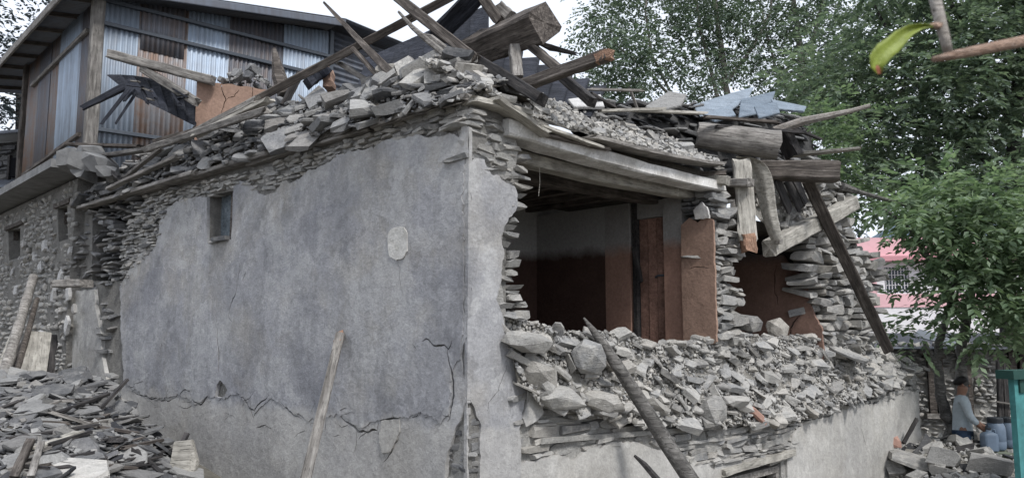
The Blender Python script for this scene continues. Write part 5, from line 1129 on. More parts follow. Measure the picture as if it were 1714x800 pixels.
it = scatter(SRP, 2400, (.02, .08), 1.3, 102, ('rock', 'chip'), (.3, .8), 30, .1); emit(it, 'pebbles', M['stone_light'], 0, None, 'pebbles', stufflabel='crumbs in the debris heap at the right')
def at_r(px, py, dz=0.):
    d = ray(px, py)
    for k in range(260):
        y = 7+.03*k; p = CAM+d*(y/d.y); q = p-RW.o; s = q.dot(RW.u); o = q.dot(RW.n); a, b = (s-5.4)/6.8, (o-.05)/3.0
        zz = f_rp(a, b).z if 0 <= a <= 1 and 0 <= b <= 1 else gz(p.x, p.y)
        if p.z < zz: return p+Vector((0, 0, dz))
    return CAM+d*(12/d.y)
V3 = Vector
def place(px, py, offs, nrm, th, mat, name, label, cat):
    q = at_r(px, py); S_ = depth(q)/FPX; pts = [q+V3((dx*S_, (-dz*.35)*S_*0, -dy*S_))+V3((0, .35*S_*(-dy), 0)) for dx, dy, dz in offs]; return polyplate(name, pts, nrm, th, M[mat], label, cat)
place(1410, 780, [(-28, -44, 0), (0, -34, 0), (22, -12, 0), (40, 8, 0), (30, 26, 0), (0, 22, 0), (-24, 4, 0), (-20, -24, 0)], (-.25, -.75, .6), .12, 'stone_pale', 'plaster_slab', 'large crumpled whitish slab of fallen render in the debris heap', 'slab')
q = at_r(1390, 790, .1); beam('plank', q+V3((-.22, .1, .28)), q+V3((.2, -.25, -.2)), .17, .07, M['wood_grey'], 'grey plank under the crumpled whitish slab', 'plank', jag=(.02, .02), face=(-.4, -.8, .4))
place(1438, 762, [(-22, -10, 0), (-6, -12, 0), (24, 10, 0), (20, 20, 0), (-4, 12, 0)], (-.1, -.8, .5), .05, 'slate_dark', 'slate', 'black slate behind the crumpled whitish slab', 'slate')
place(1553, 752, [(-30, 6, 0), (-14, -6, 0), (4, -28, 0), (16, -4, 0), (22, 16, 0), (-8, 20, 0)], (-.25, -.85, .4), .05, 'slate_dark', 'slate', 'dark angular slate standing in the debris heap', 'slate')
place(1608, 752, [(-22, 14, 0), (-12, -4, 0), (28, -12, 0), (20, 4, 0), (2, 20, 0)], (-.2, -.8, .5), .05, 'wood_dark', 'board', 'dark board tilted at the foot of the twin trunks', 'board')
q = at_r(1620, 785, .12); m_ = Matrix.Translation(q) @ Matrix.Rotation(R(-22), 4, 'Z') @ Matrix.Rotation(R(9), 4, 'Y')
for sx_, lx_ in ((-.30, .46), (.27, .60)):
    v, f = SLAB[6 if sx_ < 0 else 8]; mm = m_ @ Matrix.Translation((sx_, 0, 0)) @ Matrix.Diagonal((lx_, .28, .24, 1))
    tag(link('concrete_block', shared('slab', 6 if sx_ < 0 else 8, M['stone_grey']), None, None, mm), 'left half of the broken concrete beam end in the debris heap' if sx_ < 0 else 'right half of the broken concrete beam end in the debris heap', 'block')
q = at_r(1532, 785, .1); o_ = link('stone_slab', shared('rock', 12, M['stone_light']), None, None, Matrix.Translation(q) @ Matrix.Rotation(R(-18), 4, 'Z') @ Matrix.Rotation(R(14), 4, 'Y') @ Matrix.Diagonal((.75, .5, .2, 1))); tag(o_, 'long pale slab with a shaded front edge in the debris heap', 'slab')
q = at_r(1487, 738, .06); tag(link('brick_fragment', shared('rock', 5, M['brick_red']), None, None, Matrix.Translation(q) @ Matrix.Diagonal((.3, .26, .16, 1))), 'pinkish brick fragment on top of the debris heap', 'brick')
q = at_r(1512, 742, .03); beam('stick', at(1535, 700, q.y), q, .05, .05, M['wood_dark'], 'dark stick standing in the debris heap before the wall end', 'stick', jag=(.02, .02))
place(1520, 748, [(-14, 2, 0), (4, -8, 0), (24, -2, 0), (20, 10, 0), (-6, 12, 0)], (0, -.7, .6), .05, 'slate_dark', 'slate', 'black slate at the foot of the dark stick', 'slate')
place(1498, 796, [(-40, -6, 0), (-20, -16, 0), (26, 8, 0), (20, 20, 0), (-30, 20, 0)], (0, -.75, .6), .06, 'slate_dark', 'slate', 'black slate at the bottom edge of the debris heap', 'slate')
# ================================================================== right background
RH = Frame(at(1485, 600, 16.6), R(104)); rh = empty('stone_house', (RH.o.x, RH.o.y, gz(RH.o.x, RH.o.y)), 'low dry stone house with brown framed doorways behind the twin trunks', 'house')
def rp(x, y, o=0): return RH.px(x, y, o)
gb = gz(8.5, 15.5)-.3; ze = rp(1600, 584)[1]
ops = [((1554, 600), (1580, 692)), ((1604, 590), (1628, 705)), ((1688, 566), (1712, 624))]
def rect(a, b): p, q = rp(*a), rp(*b); return [(p[0], q[1]), (q[0], q[1]), (q[0], p[1]), (p[0], p[1])]
hol = [rect(*o_) for o_ in ops]; s9 = rp(1714, 600)[0]+3
slab('wall_core', RH, [(-1.5, gb), (s9, gb), (s9, ze-.02), (-1.5, ze-.02)], hol, .4, M['mortar_pale'], rh, out=-.08, spacing=.2, disp=.02, seed=80)
r1 = random.Random(55); st = courses(RH, [(-.6, gb), (s9-2, gb), (s9-2, ze+.1), (-.6, ze+.1)], (.05, .14), (.08, .26), .2, (-.04, .05), .10, kind='peb', tilt=12, rnd=r1)
ok = []
for q in st:
    p = q[2].translation-RH.o; s = p.dot(RH.u)
    if not any(h[0][0]-.06 < s < h[1][0]+.06 and h[0][1]-.03 < p.z < h[2][1]+.03 for h in hol): ok.append(q)
emit(ok, 'stone', M['stone_light'], 200, rh, 'small_masonry')
for h in hol:
    wo = empty('doorway', RH.p(h[0][0], h[0][1], 0)); wo.parent = rh; wo.matrix_parent_inverse = rh.matrix_basis.inverted(); WM[wo.name] = Matrix.Translation(wo.location)
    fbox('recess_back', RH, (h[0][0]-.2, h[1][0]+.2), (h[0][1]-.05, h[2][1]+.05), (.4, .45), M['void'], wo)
    fbox('frame', RH, (h[0][0]-.03, h[0][0]+.10), (h[0][1], h[2][1]), (-.05, .1), M['wood_brown'], wo)
    fbox('frame', RH, (h[1][0]-.05, h[1][0]+.03), (h[0][1], h[2][1]), (-.05, .1), M['wood_brown'], wo)
    fbox('frame', RH, (h[0][0]-.10, h[1][0]+.10), (h[2][1], h[2][1]+.1), (-.06, .1), M['wood_brown'], wo)
    if h is hol[0]: fbox('sill', RH, (h[0][0]-.1, h[1][0]+.1), (h[0][1]-.1, h[0][1]), (-.08, .1), M['wood_grey'], wo)
def sheet(name, pts, mat, parent, th=.03): return polyplate(name, pts, (0, -.3, 1), th, M[mat], parent=parent)
sheet('roof_sheet', [RH.p(-1.6, ze+.02, .3), RH.p(s9, ze+.02, .3), RH.p(s9, ze+.32, -3.2), RH.p(-1.6, ze+.32, -3.2)], 'roof_metal', rh)
a_, b_, c_, d_ = rp(1528, 560, 1.0), rp(1604, 580, 1.0), rp(1600, 566, .3), rp(1540, 550, .3)
sheet('roof_sheet', [RH.p(*a_, 1.0), RH.p(*b_, 1.0), RH.p(*c_, .2), RH.p(*d_, .2)], 'roof_grey', rh)
for x in (1673, 1682): p = rp(x, 604, .8); q = rp(x-1, 712, .8); beam('post', RH.p(p[0], p[1], .8), RH.p(q[0], gb, .8), .10, .12, M['wood_dark'], parent=rh, face=RH.n)
p = rp(1668, 672, .9); q = rp(1696, 676, .9); beam('rail', RH.p(*p, .9), RH.p(*q, .9), .03, .03, M['wood_grey'], parent=rh)
# pink house far behind
PH = Frame(at(1400, 500, 34), R(97)); ph = empty('pink_house', (PH.o.x, PH.o.y, EYE-2.5), 'pink and white painted house with a grilled window behind the trees', 'house')
pz = lambda y: PH.px(1490, y)[1]
pw = [PH.px(1482, 490), PH.px(1521, 447)]
for nm, z0, z1, o, mt in (('wall', pz(640), pz(514), .0, 'white_paint'), ('band', pz(514), pz(492), .04, 'pink'), ('wall', pz(492), pz(438), .0, 'white_paint'), ('ledge', pz(438), pz(430), .5, 'pink_dark'), ('wall', pz(430), pz(398), .12, 'pink')):
    if nm == 'wall' and mt == 'white_paint' and z1 > pz(500):
        slab('wall', PH, [(-3, z0), (9, z0), (9, z1), (-3, z1)], [[(pw[0][0], pw[0][1]), (pw[1][0], pw[0][1]), (pw[1][0], pw[1][1]), (pw[0][0], pw[1][1])]], .25, M[mt], ph, out=o, spacing=.6, disp=0, smooth=False)
    else: fbox(nm, PH, (-3, 9), (z0, z1), (-o, .6), M[mt], ph)
fbox('wall', PH, (-3, pw[0][0]-.35), (pz(514)+.003, pz(470)), (-.05, .2), M['pink'], ph)
wo = empty('window', PH.p(pw[0][0], pw[0][1], 0)); wo.parent = ph; wo.matrix_parent_inverse = ph.matrix_basis.inverted(); WM[wo.name] = Matrix.Translation(wo.location)
fbox('pane', PH, (pw[0][0], pw[1][0]), (pw[0][1], pw[1][1]), (.15, .18), M['glass'], wo)
for k in range(8): s = pw[0][0]+(pw[1][0]-pw[0][0])*(k+.5)/8; fbox('grille_bar', PH, (s-.012, s+.012), (pw[0][1], pw[1][1]), (.05, .075), M['white_paint'], wo)
for k in range(5): z = pw[0][1]+(pw[1][1]-pw[0][1])*(k+.5)/5; fbox('grille_bar', PH, (pw[0][0], pw[1][0]), (z-.012, z+.012), (.08, .1), M['white_paint'], wo)
# hills
vs = []; nx = 90
for i in range(nx+1):
    x = -160+420*i/nx; h = 8+46*max(0, (x-20)/200)**.7*(1 if x > 20 else 0)+14*noise.noise(Vector((x*.012, 0, 3)))+5*noise.noise(Vector((x*.06, 0, 1)))+ (10 if x < -60 else 0)
    vs += [(x, 190, -4), (x, 240, max(3, h))]
vs = [Vector(v) for v in vs]; o_ = link('hills', mesh('hills', vs, [[2*i, 2*i+2, 2*i+3, 2*i+1] for i in range(nx)], True), mat_plain('hill_forest', (.10, .13, .16), 1, .05, .4, .08, .5)); tag(o_, 'wooded hillside far behind the trees', kind='structure')
# teal shed corner
TF = Frame(at(1700, 700, 9.3), R(66)); tw = empty('teal_wall', TF.p(0, gz(6, 9.3), 0), 'turquoise painted sheet wall with a dark green cap at the right edge', 'wall')
tz = TF.px(1700, 634)[1]
fbox('panel', TF, (0.02, 1.6), (gz(6, 9.3)-.4, tz), (0, .07), M['teal'], tw)
v, f = box(TF.p(-.07, tz, .06), TF.u*1.8, TF.n*-.22, Vector((0, 0, .10))); obj('cap', v, f, M['green_dark'], tw)
v, f = box(TF.p(.09, tz-.16, .004), TF.u*.1, TF.n*.02, Vector((0, 0, .15))); obj('bracket', v, f, M['green_dark'], tw)
# stone plinth with water drums
DF = Frame(at(1640, 780, 12.0), R(92)); zt_ = DF.px(1660, 756)[1]
v, f = SLAB[3]; sb = link('stone_block', shared('slab', 3, M['moss_stone']), None, None, Matrix.Translation(DF.p(.30, zt_-.42, -.35)) @ DF.mat(0, 0, 0).to_3x3().to_4x4() @ Matrix.Diagonal((.78, .8, .86, 1))); tag(sb, 'mossy square stone block under the blue drums', 'block')
def lathe(prof, n=20):
    vs = []; fs = []
    for r, z in prof:
        for k in range(n): a = k/n*2*math.pi; vs.append(Vector((r*math.cos(a), r*math.sin(a), z)))
    for i in range(len(prof)-1):
        for k in range(n): j = (k+1) % n; fs.append([i*n+k, i*n+j, (i+1)*n+j, (i+1)*n+k])
    fs.append(list(range(n))[::-1]); fs.append([(len(prof)-1)*n+k for k in range(n)]); return vs, fs
def drum(px, py, o, lab, sc=1.):
    s, z = DF.px(px, py, o); root = empty('water_drum', DF.p(s, zt_, o), lab, 'drum'); W_ = Matrix.Translation(root.location) @ Matrix.Scale(sc, 4)
    v, f = lathe([(.115, 0), (.13, .02), (.135, .12), (.13, .13), (.135, .14), (.137, .27), (.13, .35), (.105, .40), (.095, .42)]); link('barrel', mesh('barrel', v, f, True), M['blue_plastic'], root, W_)
    v, f = lathe([(.105, .405), (.112, .41), (.112, .47), (.10, .485)]); link('lid', mesh('lid', v, f), M['lid'], root, W_)
    for sg in (-1, 1):
        v, f = tube([(sg*.115, 0, .36), (sg*.15, 0, .35), (sg*.15, 0, .28), (sg*.128, 0, .25)], .012, 6); link('handle', mesh('handle', v, f, True), M['lid'], root, W_)
drum(1669, 755, -.25, 'blue grey water drum with a black lid on the mossy block'); drum(1690, 752, -.5, 'second blue grey drum half hidden behind the turquoise wall', .95)
s, z = DF.px(1655, 760, -.12); jc = empty('jerrycan', DF.p(s, zt_, -.08), 'small blue jerrycan in front of the lidded drum', 'jerrycan'); W_ = Matrix.Translation(jc.location)
v, f = lathe([(.10, 0), (.115, .02), (.118, .22), (.10, .26), (.05, .285), (.032, .29), (.032, .32)], 16); v = [Vector((max(-.105, min(.105, q.x*1.25)), max(-.07, min(.07, q.y)), q.z)) for q in v]; link('can', mesh('can', v, f, True), M['blue_plastic'], jc, W_)
v, f = lathe([(.036, .315), (.036, .345)], 10); link('cap', mesh('cap', v, f), M['lid'], jc, W_)
v, f = tube([(.03, 0, .28), (.05, 0, .33), (.09, 0, .32), (.1, 0, .25)], .012, 6); link('handle', mesh('handle', v, f, True), M['blue_plastic'], jc, W_)

# ---------------------------------------------------------------- person
def skin(name, nodes, edges, mat, parent, M_, sub=2):
    me = bpy.data.meshes.new(name); bm = bmesh.new(); ly = bm.verts.layers.skin.verify(); V = []
    for k, (p, r) in enumerate(nodes):
        v = bm.verts.new(p); rr = r if isinstance(r, tuple) else (r, r); v[ly].radius = rr; v[ly].use_root = (k == 0); V.append(v)
    for a, b in edges: bm.edges.new((V[a], V[b]))
    bm.to_mesh(me); bm.free(); o = link(name, me, mat, parent, M_); o.modifiers.new('skin', 'SKIN').use_smooth_shade = True
    s_ = o.modifiers.new('sub', 'SUBSURF'); s_.levels = s_.render_levels = sub; return o
hd = at(1616, 632, 12.6); foot = hd.z-1.72
pm = Matrix.Translation((hd.x-.10, hd.y, foot)) @ Matrix.Rotation(R(-24), 4, 'Z')
per = empty('person', pm.translation, 'man in a pale grey long sleeved shirt and blue jeans reaching toward the water drums', 'person')
# local: +x faces the drums, +y away from the camera, right arm (near) on -y
N = [((0, 0, .92), .10), ((.005, 0, 1.08), .105), ((.01, 0, 1.25), .135), ((.0, 0, 1.40), .12), ((.012, 0, 1.455), .062), ((.035, 0, 1.53), (.092, .082)), ((.04, 0, 1.61), (.105, .092)),
     ((.02, -.17, 1.385), .058), ((.10, -.21, 1.12), .043), ((.26, -.19, .95), .032), ((.32, -.18, .90), .034),
     ((.02, .17, 1.385), .058), ((.10, .22, 1.12), .043), ((.28, .18, .98), .032), ((.34, .17, .94), .034),
     ((-.01, -.09, .82), .08), ((.05, -.10, .48), .062), ((-.02, -.10, .09), .042), ((.12, -.11, .035), .035),
     ((-.01, .09, .82), .08), ((-.04, .10, .48), .062), ((-.12, .10, .09), .042), ((.03, .11, .035), .035)]
Ed = [(0, 1), (1, 2), (2, 3), (3, 4), (4, 5), (5, 6), (3, 7), (7, 8), (8, 9), (9, 10), (3, 11), (11, 12), (12, 13), (13, 14), (0, 15), (15, 16), (16, 17), (17, 18), (0, 19), (19, 20), (20, 21), (21, 22)]
for hi, sg in ((10, -1), (14, 1)):
    h = Vector(N[hi][0])
    for k, (dx, dy, dz, ln) in enumerate([(.75, .35, -.5, .06), (.8, .12, -.6, .07), (.75, -.1, -.65, .068), (.65, -.3, -.65, .055), (.35, .75, -.2, .05)]):
        d = Vector((dx, dy*-sg, dz)).normalized(); a = h+d*(.038); b = a+d*ln*.5; c = b+(d+Vector((-.25, 0, -.5))).normalized()*ln*.5
        i0 = len(N); N += [(tuple(a), .0095), (tuple(b), .009), (tuple(c), .0075)]; Ed += [(hi, i0), (i0, i0+1), (i0+1, i0+2)]
skin('body', N, Ed, M['skin'], per, pm)
sh = [((0, 0, .70), (.16, .15)), ((0, 0, .90), (.165, .15)), ((.005, 0, 1.08), .142), ((.01, 0, 1.25), .155), ((.0, 0, 1.395), .135), ((.012, 0, 1.455), .075), ((.02, -.17, 1.385), .078), ((.10, -.21, 1.12), .060), ((.20, -.198, 1.015), .05), ((.02, .17, 1.385), .078), ((.10, .22, 1.12), .060), ((.20, .2, 1.04), .05)]
skin('shirt', sh, [(0, 1), (1, 2), (2, 3), (3, 4), (4, 5), (4, 6), (6, 7), (7, 8), (4, 9), (9, 10), (10, 11)], M['shirt'], per, pm)
tr = [((0, 0, .97), .15), ((-.01, -.09, .82), .115), ((.05, -.10, .48), .083), ((-.02, -.10, .12), .07), ((-.01, .09, .82), .115), ((-.04, .10, .48), .083), ((-.12, .10, .12), .07)]
skin('trousers', tr, [(0, 1), (1, 2), (2, 3), (0, 4), (4, 5), (5, 6)], M['jeans'], per, pm)
hv = []; 
for v in hull(900, 60, 2.1, .1)[0]: hv.append(v)
hf = hull(900, 60, 2.1, .1)[1]; link('hair', mesh('hair', [Vector((q.x*.185+.028-(.035 if q.z < -.1 else 0), q.y*.175, q.z*.15+1.678+(.02*q.x))) for q in hv], hf, True), M['hair'], per, pm)
v, f = hull(901, 24, 2, .05); link('nose', mesh('nose', [Vector((q.x*.035+.134, q.y*.026, q.z*.045+1.60)) for q in v], f, True), M['skin'], per, pm)
for sg in (-1, 1):
    link('ear', mesh('ear', [Vector((q.x*.035+.035, q.y*.02+sg*.079, q.z*.06+1.605)) for q in v], f, True), M['skin'], per, pm)
    link('eye', mesh('eye', [Vector((q.x*.014+.115, q.y*.026+sg*.034, q.z*.012+1.628)) for q in v], f, True), M['hair'], per, pm)
link('mouth', mesh('mouth', [Vector((q.x*.016+.114, q.y*.045, q.z*.012+1.555)) for q in v], f, True), M['brick_red'], per, pm)
for fx, fy in ((.05, -.105), (-.045, .105)):
    link('shoe', mesh('shoe', [Vector((q.x*.27+fx, q.y*.10+fy, q.z*.10+.045)) for q in SLAB[2][0]], SLAB[2][1], True), M['lid'], per, pm)

# ================================================================== trees
LEAF = ([Vector((0, 0, 0)), Vector((.45, .24, .05)), Vector((1, 0, -.06)), Vector((.45, -.24, .05)), Vector((.5, 0, 0))], [[0, 4, 1], [4, 2, 1], [0, 3, 4], [3, 2, 4]])
LEAF2 = ([Vector((0, 0, 0)), Vector((.45, .28, .06)), Vector((1, 0, -.06)), Vector((.45, -.28, .06))], [[0, 2, 1], [0, 3, 2]])
def spray(r, p, d, L, n, leaf, droop=.35):
    """pinnate spray: leaflets in pairs along a drooping rachis -> list of (matrix)"""
    out = []; d = d.normalized(); q = Vector(p)
    for k in range(n):
        t = (k+1)/n; d = (d+Vector((0, 0, -droop/n))).normalized(); q = q+d*L/n; side = d.cross(Vector((0, 0, 1)))
        if side.length < .1: side = Vector((1, 0, 0))
        side.normalize()
        for sg in ((-1, 1) if k < n-1 else (0,)):
            a = (d*.55+side*sg*.9+Vector((0, 0, r.uniform(-.35, .15)))).normalized(); up = (Vector((0, 0, 1))+Vector((r.gauss(0, .45), r.gauss(0, .45), 0))).normalized(); y = up.cross(a).normalized(); z = a.cross(y)
            m = Matrix((a, y, z)).transposed().to_4x4(); m.translation = q; out.append(m @ Matrix.Scale(leaf*r.uniform(.7, 1.2)*(1-.25*abs(2*t-1)), 4))
    return out
def leafmesh(name, mats, mat, parent, base=LEAF2, kind='stuff'):
    B = np.array([tuple(v) for v in base[0]]); nb = len(B); A = np.array([np.array(m) for m in mats]); V = np.einsum('vj,nij->nvi', B, A[:, :3, :3])+A[:, None, :3, 3]
    V = V.reshape(-1, 3); c = V.mean(0); fs = np.concatenate([np.array(base[1])+i*nb for i in range(0)]) if False else (np.arange(len(A))[:, None, None]*nb+np.array(base[1])[None]).reshape(-1, 3)
    me = bpy.data.meshes.new(name); me.from_pydata((V-c).tolist(), [], fs.tolist()); me.update(); o = link(name, me, mat, parent, Matrix.Translation(Vector(c)))
    if kind: o['kind'] = kind
    return o
def clumps(r, pts, Y, dY, per_clump, rad, leaf, npin, L):
    out = []
    for (x, y, s) in pts:
        c = at(x, y, Y+r.uniform(-dY, dY))
        for k in range(int(per_clump*s)):
            o = Vector((r.gauss(0, 1), r.gauss(0, 1), r.gauss(0, .8)))*rad*s*.55; d = (o.normalized() if o.length > .01 else Vector((1, 0, 0)))+Vector((0, 0, -.15)); out += spray(r, c+o, d, L*r.uniform(.7, 1.2), npin, leaf)
    return out
def limb(name, pts, Y, r0, r1_, mat, parent, sub=5):
    P0 = [at(x, y, Y+(q[0] if q else 0)) for x, y, *q in pts]; P_ = []
    for i in range(len(P0)-1):
        for k in range(sub): P_.append(P0[i].lerp(P0[i+1], k/sub)+Vector((noise.noise(P0[i]*3+Vector((k, 0, 0))), noise.noise(P0[i]*2+Vector((0, k, 0))), 0))*r0*.5)
    P_.append(P0[-1]); n = len(P_); v, f = tube(P_, [r0+(r1_-r0)*i/(n-1) for i in range(n)], 8); return obj(name, v, f, M[mat], parent, True)
r1 = random.Random(5)
# airy tall trees behind the slates
tA = empty('tree', at(1230, 560, 25), 'tall airy small leaved tree with pale stems and sky showing through', 'tree')
for pts, w0 in (([(1232, 700), (1225, 250), (1212, 110), (1200, 30), (1190, -80)], .15), ([(1225, 260), (1190, 120), (1170, 40), (1160, -60)], .08), ([(1342, 700), (1345, 240), (1340, 90), (1330, 20), (1325, -80)], .16), ([(1342, 110), (1362, 60), (1375, 10), (1390, -60)], .08), ([(1228, 220), (1130, 170), (1075, 110), (1010, 60)], .07), ([(1215, 140), (1260, 80), (1290, 20), (1300, -60)], .07), ([(1345, 200), (1300, 120), (1285, 60), (1270, 0)], .06), ([(1130, 170), (1090, 90), (1080, 20), (1085, -40)], .05)):
    limb('trunk' if w0 > .1 else 'limb', pts, 25, w0, w0*.4, 'bark_pale', tA)
pts = []
while len(pts) < 290:
    x, y = r1.uniform(955, 1430), r1.uniform(-60, 215); lx_ = 1000-max(0, 70-abs(y-70))*.6+max(0, y-120)*.2
    if y < 60: lx_ = 1015+ (60-y)*-.05+ (30 if y < 15 else 0)
    if x < lx_-20: continue
    if noise.noise(Vector((x*.013, y*.016, 4))) < -.30: continue
    pts.append((x, y, r1.uniform(.5, 1.1)))
lf = clumps(r1, pts, 25, 1.5, 38, .85, .165, 3, .34); leafmesh('crown', lf, M['leaf_airy'], tA)
# dense dark tree
tB = empty('tree', at(1660, 560, 17.5), 'big dense dark green tree with drooping leaf sprays behind the house', 'tree')
for pts, w0, mt in (([(1690, 760), (1680, 420), (1700, 200), (1712, 60), (1720, -60)], .2, 'wood_dark'), ([(1714, 168), (1660, 138), (1620, 128), (1570, 134), (1540, 150)], .09, 'wood_dark'), ([(1690, 300), (1600, 230), (1500, 200), (1420, 190)], .08, 'wood_dark'), ([(1700, 220), (1640, 100), (1600, 20), (1570, -40)], .09, 'wood_dark'), ([(1690, 330), (1620, 330), (1560, 320), (1480, 330)], .06, 'wood_dark'), ([(1600, 230), (1520, 120), (1480, 40), (1450, -20)], .06, 'wood_dark')):
    limb('trunk' if w0 > .15 else 'limb', pts, 17.5, w0, w0*.4, mt, tB)
pts = []
while len(pts) < 255:
    x, y = r1.uniform(1310, 1800), r1.uniform(-60, 420)
    left = float(np.interp(y, [-60, 0, 60, 140, 190, 260, 330, 420], [1440, 1420, 1375, 1310, 1345, 1350, 1400, 1400]))
    if x < left+18 or (1400 < x < 1590 and y > 330): continue
    if noise.noise(Vector((x*.011, y*.014, 9))) < -.38: continue
    pts.append((x, y, r1.uniform(.6, 1.15)))
lf = clumps(r1, pts, 17.5, 1.7, 24, .8, .18, 5, .44); leafmesh('crown', lf, M['leaf_dense'], tB)
# nearer lighter tree with twin trunks
tC = empty('tree', at(1598, 745, 12.9), 'nearer tree with light green leaflets and two slim bent trunks', 'tree')
limb('trunk', [(1596, 770), (1588, 705), (1582, 690), (1572, 640), (1566, 600), (1578, 555), (1590, 500)], 12.9, .105, .05, 'bark', tC)
limb('trunk', [(1600, 770), (1606, 720), (1611, 660), (1610, 600), (1616, 540), (1630, 470)], 12.9, .12, .06, 'bark', tC)
limb('limb', [(1590, 500), (1560, 440), (1520, 380), (1480, 350)], 12.6, .04, .02, 'bark', tC); limb('limb', [(1630, 470), (1660, 400), (1690, 350)], 12.6, .05, .02, 'bark', tC); limb('limb', [(1590, 500), (1620, 420), (1610, 350)], 12.6, .04, .02, 'bark', tC)
limb('limb', [(1566, 610), (1558, 590), (1548, 575)], 12.8, .03, .015, 'bark', tC)
pts = []
outl_ = [(1470, 320), (1530, 305), (1600, 310), (1714, 320), (1800, 340), (1800, 570), (1700, 560), (1660, 585), (1645, 560), (1600, 545), (1560, 535), (1548, 490), (1550, 430), (1535, 385), (1490, 362), (1460, 335)]
while len(pts) < 200:
    x, y = r1.uniform(1440, 1800), r1.uniform(285, 600)
    if not (inpoly(x, y, outl_) or (1490 < x < 1545 and 535 < y < 570)) or noise.noise(Vector((x*.016, y*.016, 2))) < -.45: continue
    pts.append((x, y, r1.uniform(.6, 1.1)))
lf = clumps(r1, pts, 12.4, .9, 9, .36, .18, 5, .36)
lf.sort(key=lambda m: (m.translation-CAM).length); me = mesh('leaf', *LEAF); me.materials.append(M['leaf_near'])
vis = [m for m in lf if (proj(m.translation) or (9999, 0))[0] < 1714][:240]; vs_ = set(id(m) for m in vis)
for m in vis: link('leaf', me, None, tC, m)
leafmesh('crown', [m for m in lf if id(m) not in vs_], M['leaf_near'], tC, LEAF)
# low growth in front of the dark tree and weeds by the wall end
tD = empty('shrub', at(1380, 430, 16), 'bright green bush showing between the slate pile and the dark tree', 'shrub')
pts = [(r1.uniform(1330, 1440), r1.uniform(185, 330), .8) for _ in range(26)]+[(r1.uniform(1400, 1440), r1.uniform(310, 370), .6) for _ in range(10)]
pts = [p for p in pts if p[0] > 1345 or p[1] < 240]
limb('trunk', [(1400, 700), (1390, 420), (1370, 300), (1350, 200)], 15.6, .07, .03, 'bark', tD)
leafmesh('crown', clumps(r1, pts, 15.6, .5, 12, .55, .15, 4, .36), M['leaf_near'], tD)
# woods closing the view behind
tE = empty('tree', at(40, 500, 21), 'dark bluish tree at the far left behind the tin shed', 'tree'); limb('trunk', [(20, 700), (30, 300), (40, 60)], 21, .2, .1, 'wood_dark', tE); limb('limb', [(30, 200), (80, 120), (110, 60)], 21, .08, .03, 'wood_dark', tE)
pts = [(r1.uniform(-80, 150), r1.uniform(-40, 240), r1.uniform(.7, 1.1)) for _ in range(85)]; pts = [p for p in pts if not (p[1] < 20 and p[0] > 60) and noise.noise(Vector((p[0]*.02, p[1]*.02, 1))) > -.3]
leafmesh('crown', clumps(r1, pts, 21, 1.2, 18, .8, .17, 4, .38), M['leaf_far'], tE)
tF = empty('tree', at(1500, 600, 45), 'row of far trees behind the pink house', 'tree'); limb('trunk', [(1560, 640), (1560, 400), (1555, 200)], 45, .3, .15, 'wood_dark', tF)
pts = [(r1.uniform(1340, 1800), r1.uniform(60, 560), r1.uniform(.8, 1.1)) for _ in range(150)]; pts = [p for p in pts if not (1400 < p[0] < 1600 and p[1] > 330)]
leafmesh('crown', clumps(r1, pts, 46, 3, 16, 2.0, .5, 4, 1.0), M['leaf_far'], tF)
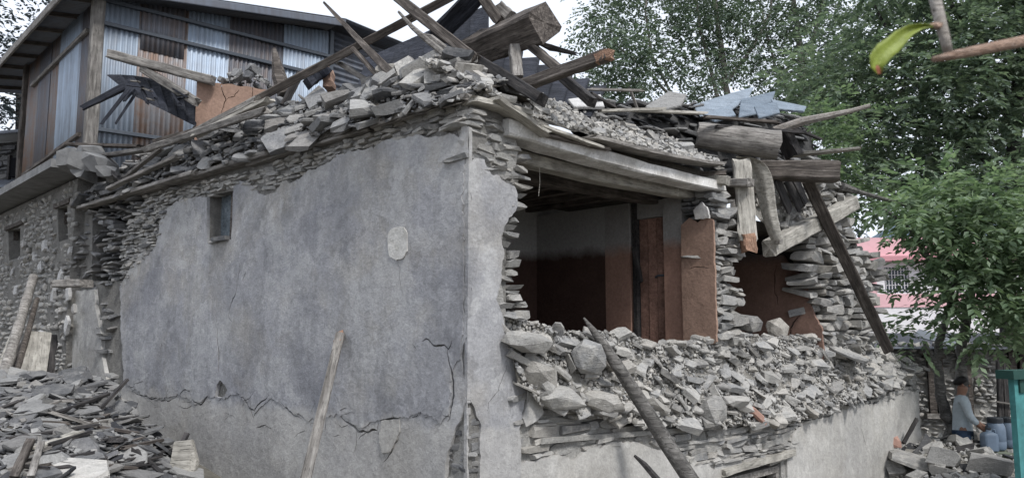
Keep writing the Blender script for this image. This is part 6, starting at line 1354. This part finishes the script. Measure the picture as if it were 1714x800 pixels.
# weeds
# ================================================================== twig hanging into the view close to the lens
tg = empty('branch', at(1640, 80, 1.05), 'blurred bare twig with one curled yellow green leaf close to the viewer', 'branch')
tg.location = at(1640, 80, 1.05)
v, f = tube([at(1750, 62, 1.08), at(1700, 72, 1.06), at(1640, 84, 1.05), at(1600, 92, 1.04), at(1562, 100, 1.03)], [.0088, .008, .0075, .0068, .004], 10); obj('twig', v, f, M['bark_twig'], tg, True)
v, f = tube([at(1588, 92, 1.04), at(1580, 60, 1.04), at(1570, 20, 1.045), at(1556, -40, 1.05), at(1548, -90, 1.06)], [.006, .0072, .0078, .008, .0085], 10); obj('twig', v, f, M['bark_pale'], tg, True)
v, f = tube([at(1574, 44, 1.04), at(1563, 43, 1.035), at(1555, 44, 1.03)], [.0055, .004, .002], 6); obj('bud', v, f, M['bark_twig'], tg, True)
sp = [(1562, 44), (1545, 44), (1525, 50), (1508, 62), (1494, 76), (1480, 86), (1471, 98), (1468, 112), (1472, 124)]; wd = [1, 4, 9, 13, 15, 16, 16, 11, 3]
vs = []; fs = []
for i, ((x, y), w_2) in enumerate(zip(sp, wd)):
    x0, y0 = sp[max(0, i-1)]; x1, y1 = sp[min(len(sp)-1, i+1)]; L_ = math.hypot(x1-x0, y1-y0); nx_, ny_ = -(y1-y0)/L_, (x1-x0)/L_
    for q in (-1, -.5, 0, .5, 1): vs.append(at(x+nx_*w_2*q, y+ny_*w_2*q, 1.03-.006*abs(q)+.004*math.sin(i*.8)))
n = 5
for i in range(len(sp)-1):
    for k in range(n-1): fs.append([i*n+k, i*n+k+1, (i+1)*n+k+1, (i+1)*n+k])
lo_ = obj('leaf', vs, fs, M['leaf_yellow'], tg, True); md = lo_.modifiers.new('thick', 'SOLIDIFY'); md.thickness = .0006
v, f = hull(77, 14, 2.2, .2); mm = Matrix.Translation(at(1471, 116, 1.026)) @ Matrix.Diagonal((.012, .002, .014, 1)); obj('dry_edge', [mm @ q for q in v], f, M['leaf_brown'], lo_)

# ---------------------------------------------------------------- tell look-alikes apart by where they lie
dup_ = {}
for o in COL.objects:
    if o.parent is None and o.get('label') and o.get('group'): dup_.setdefault(o['label'], []).append(o)
NUM = ['second', 'third', 'fourth', 'fifth', 'sixth', 'seventh', 'eighth', 'ninth']
for lab, os_ in dup_.items():
    if len(os_) < 2 or len(os_) > 9: continue
    os_.sort(key=lambda o: (proj(WM[o.name].translation) or (0, 0))[0])
    for i, o in enumerate(os_):
        t = 'leftmost '+lab if i == 0 else 'rightmost '+lab if i == len(os_)-1 else NUM[i-1]+' from left '+lab
        if len(t.split()) <= 16: o['label'] = t
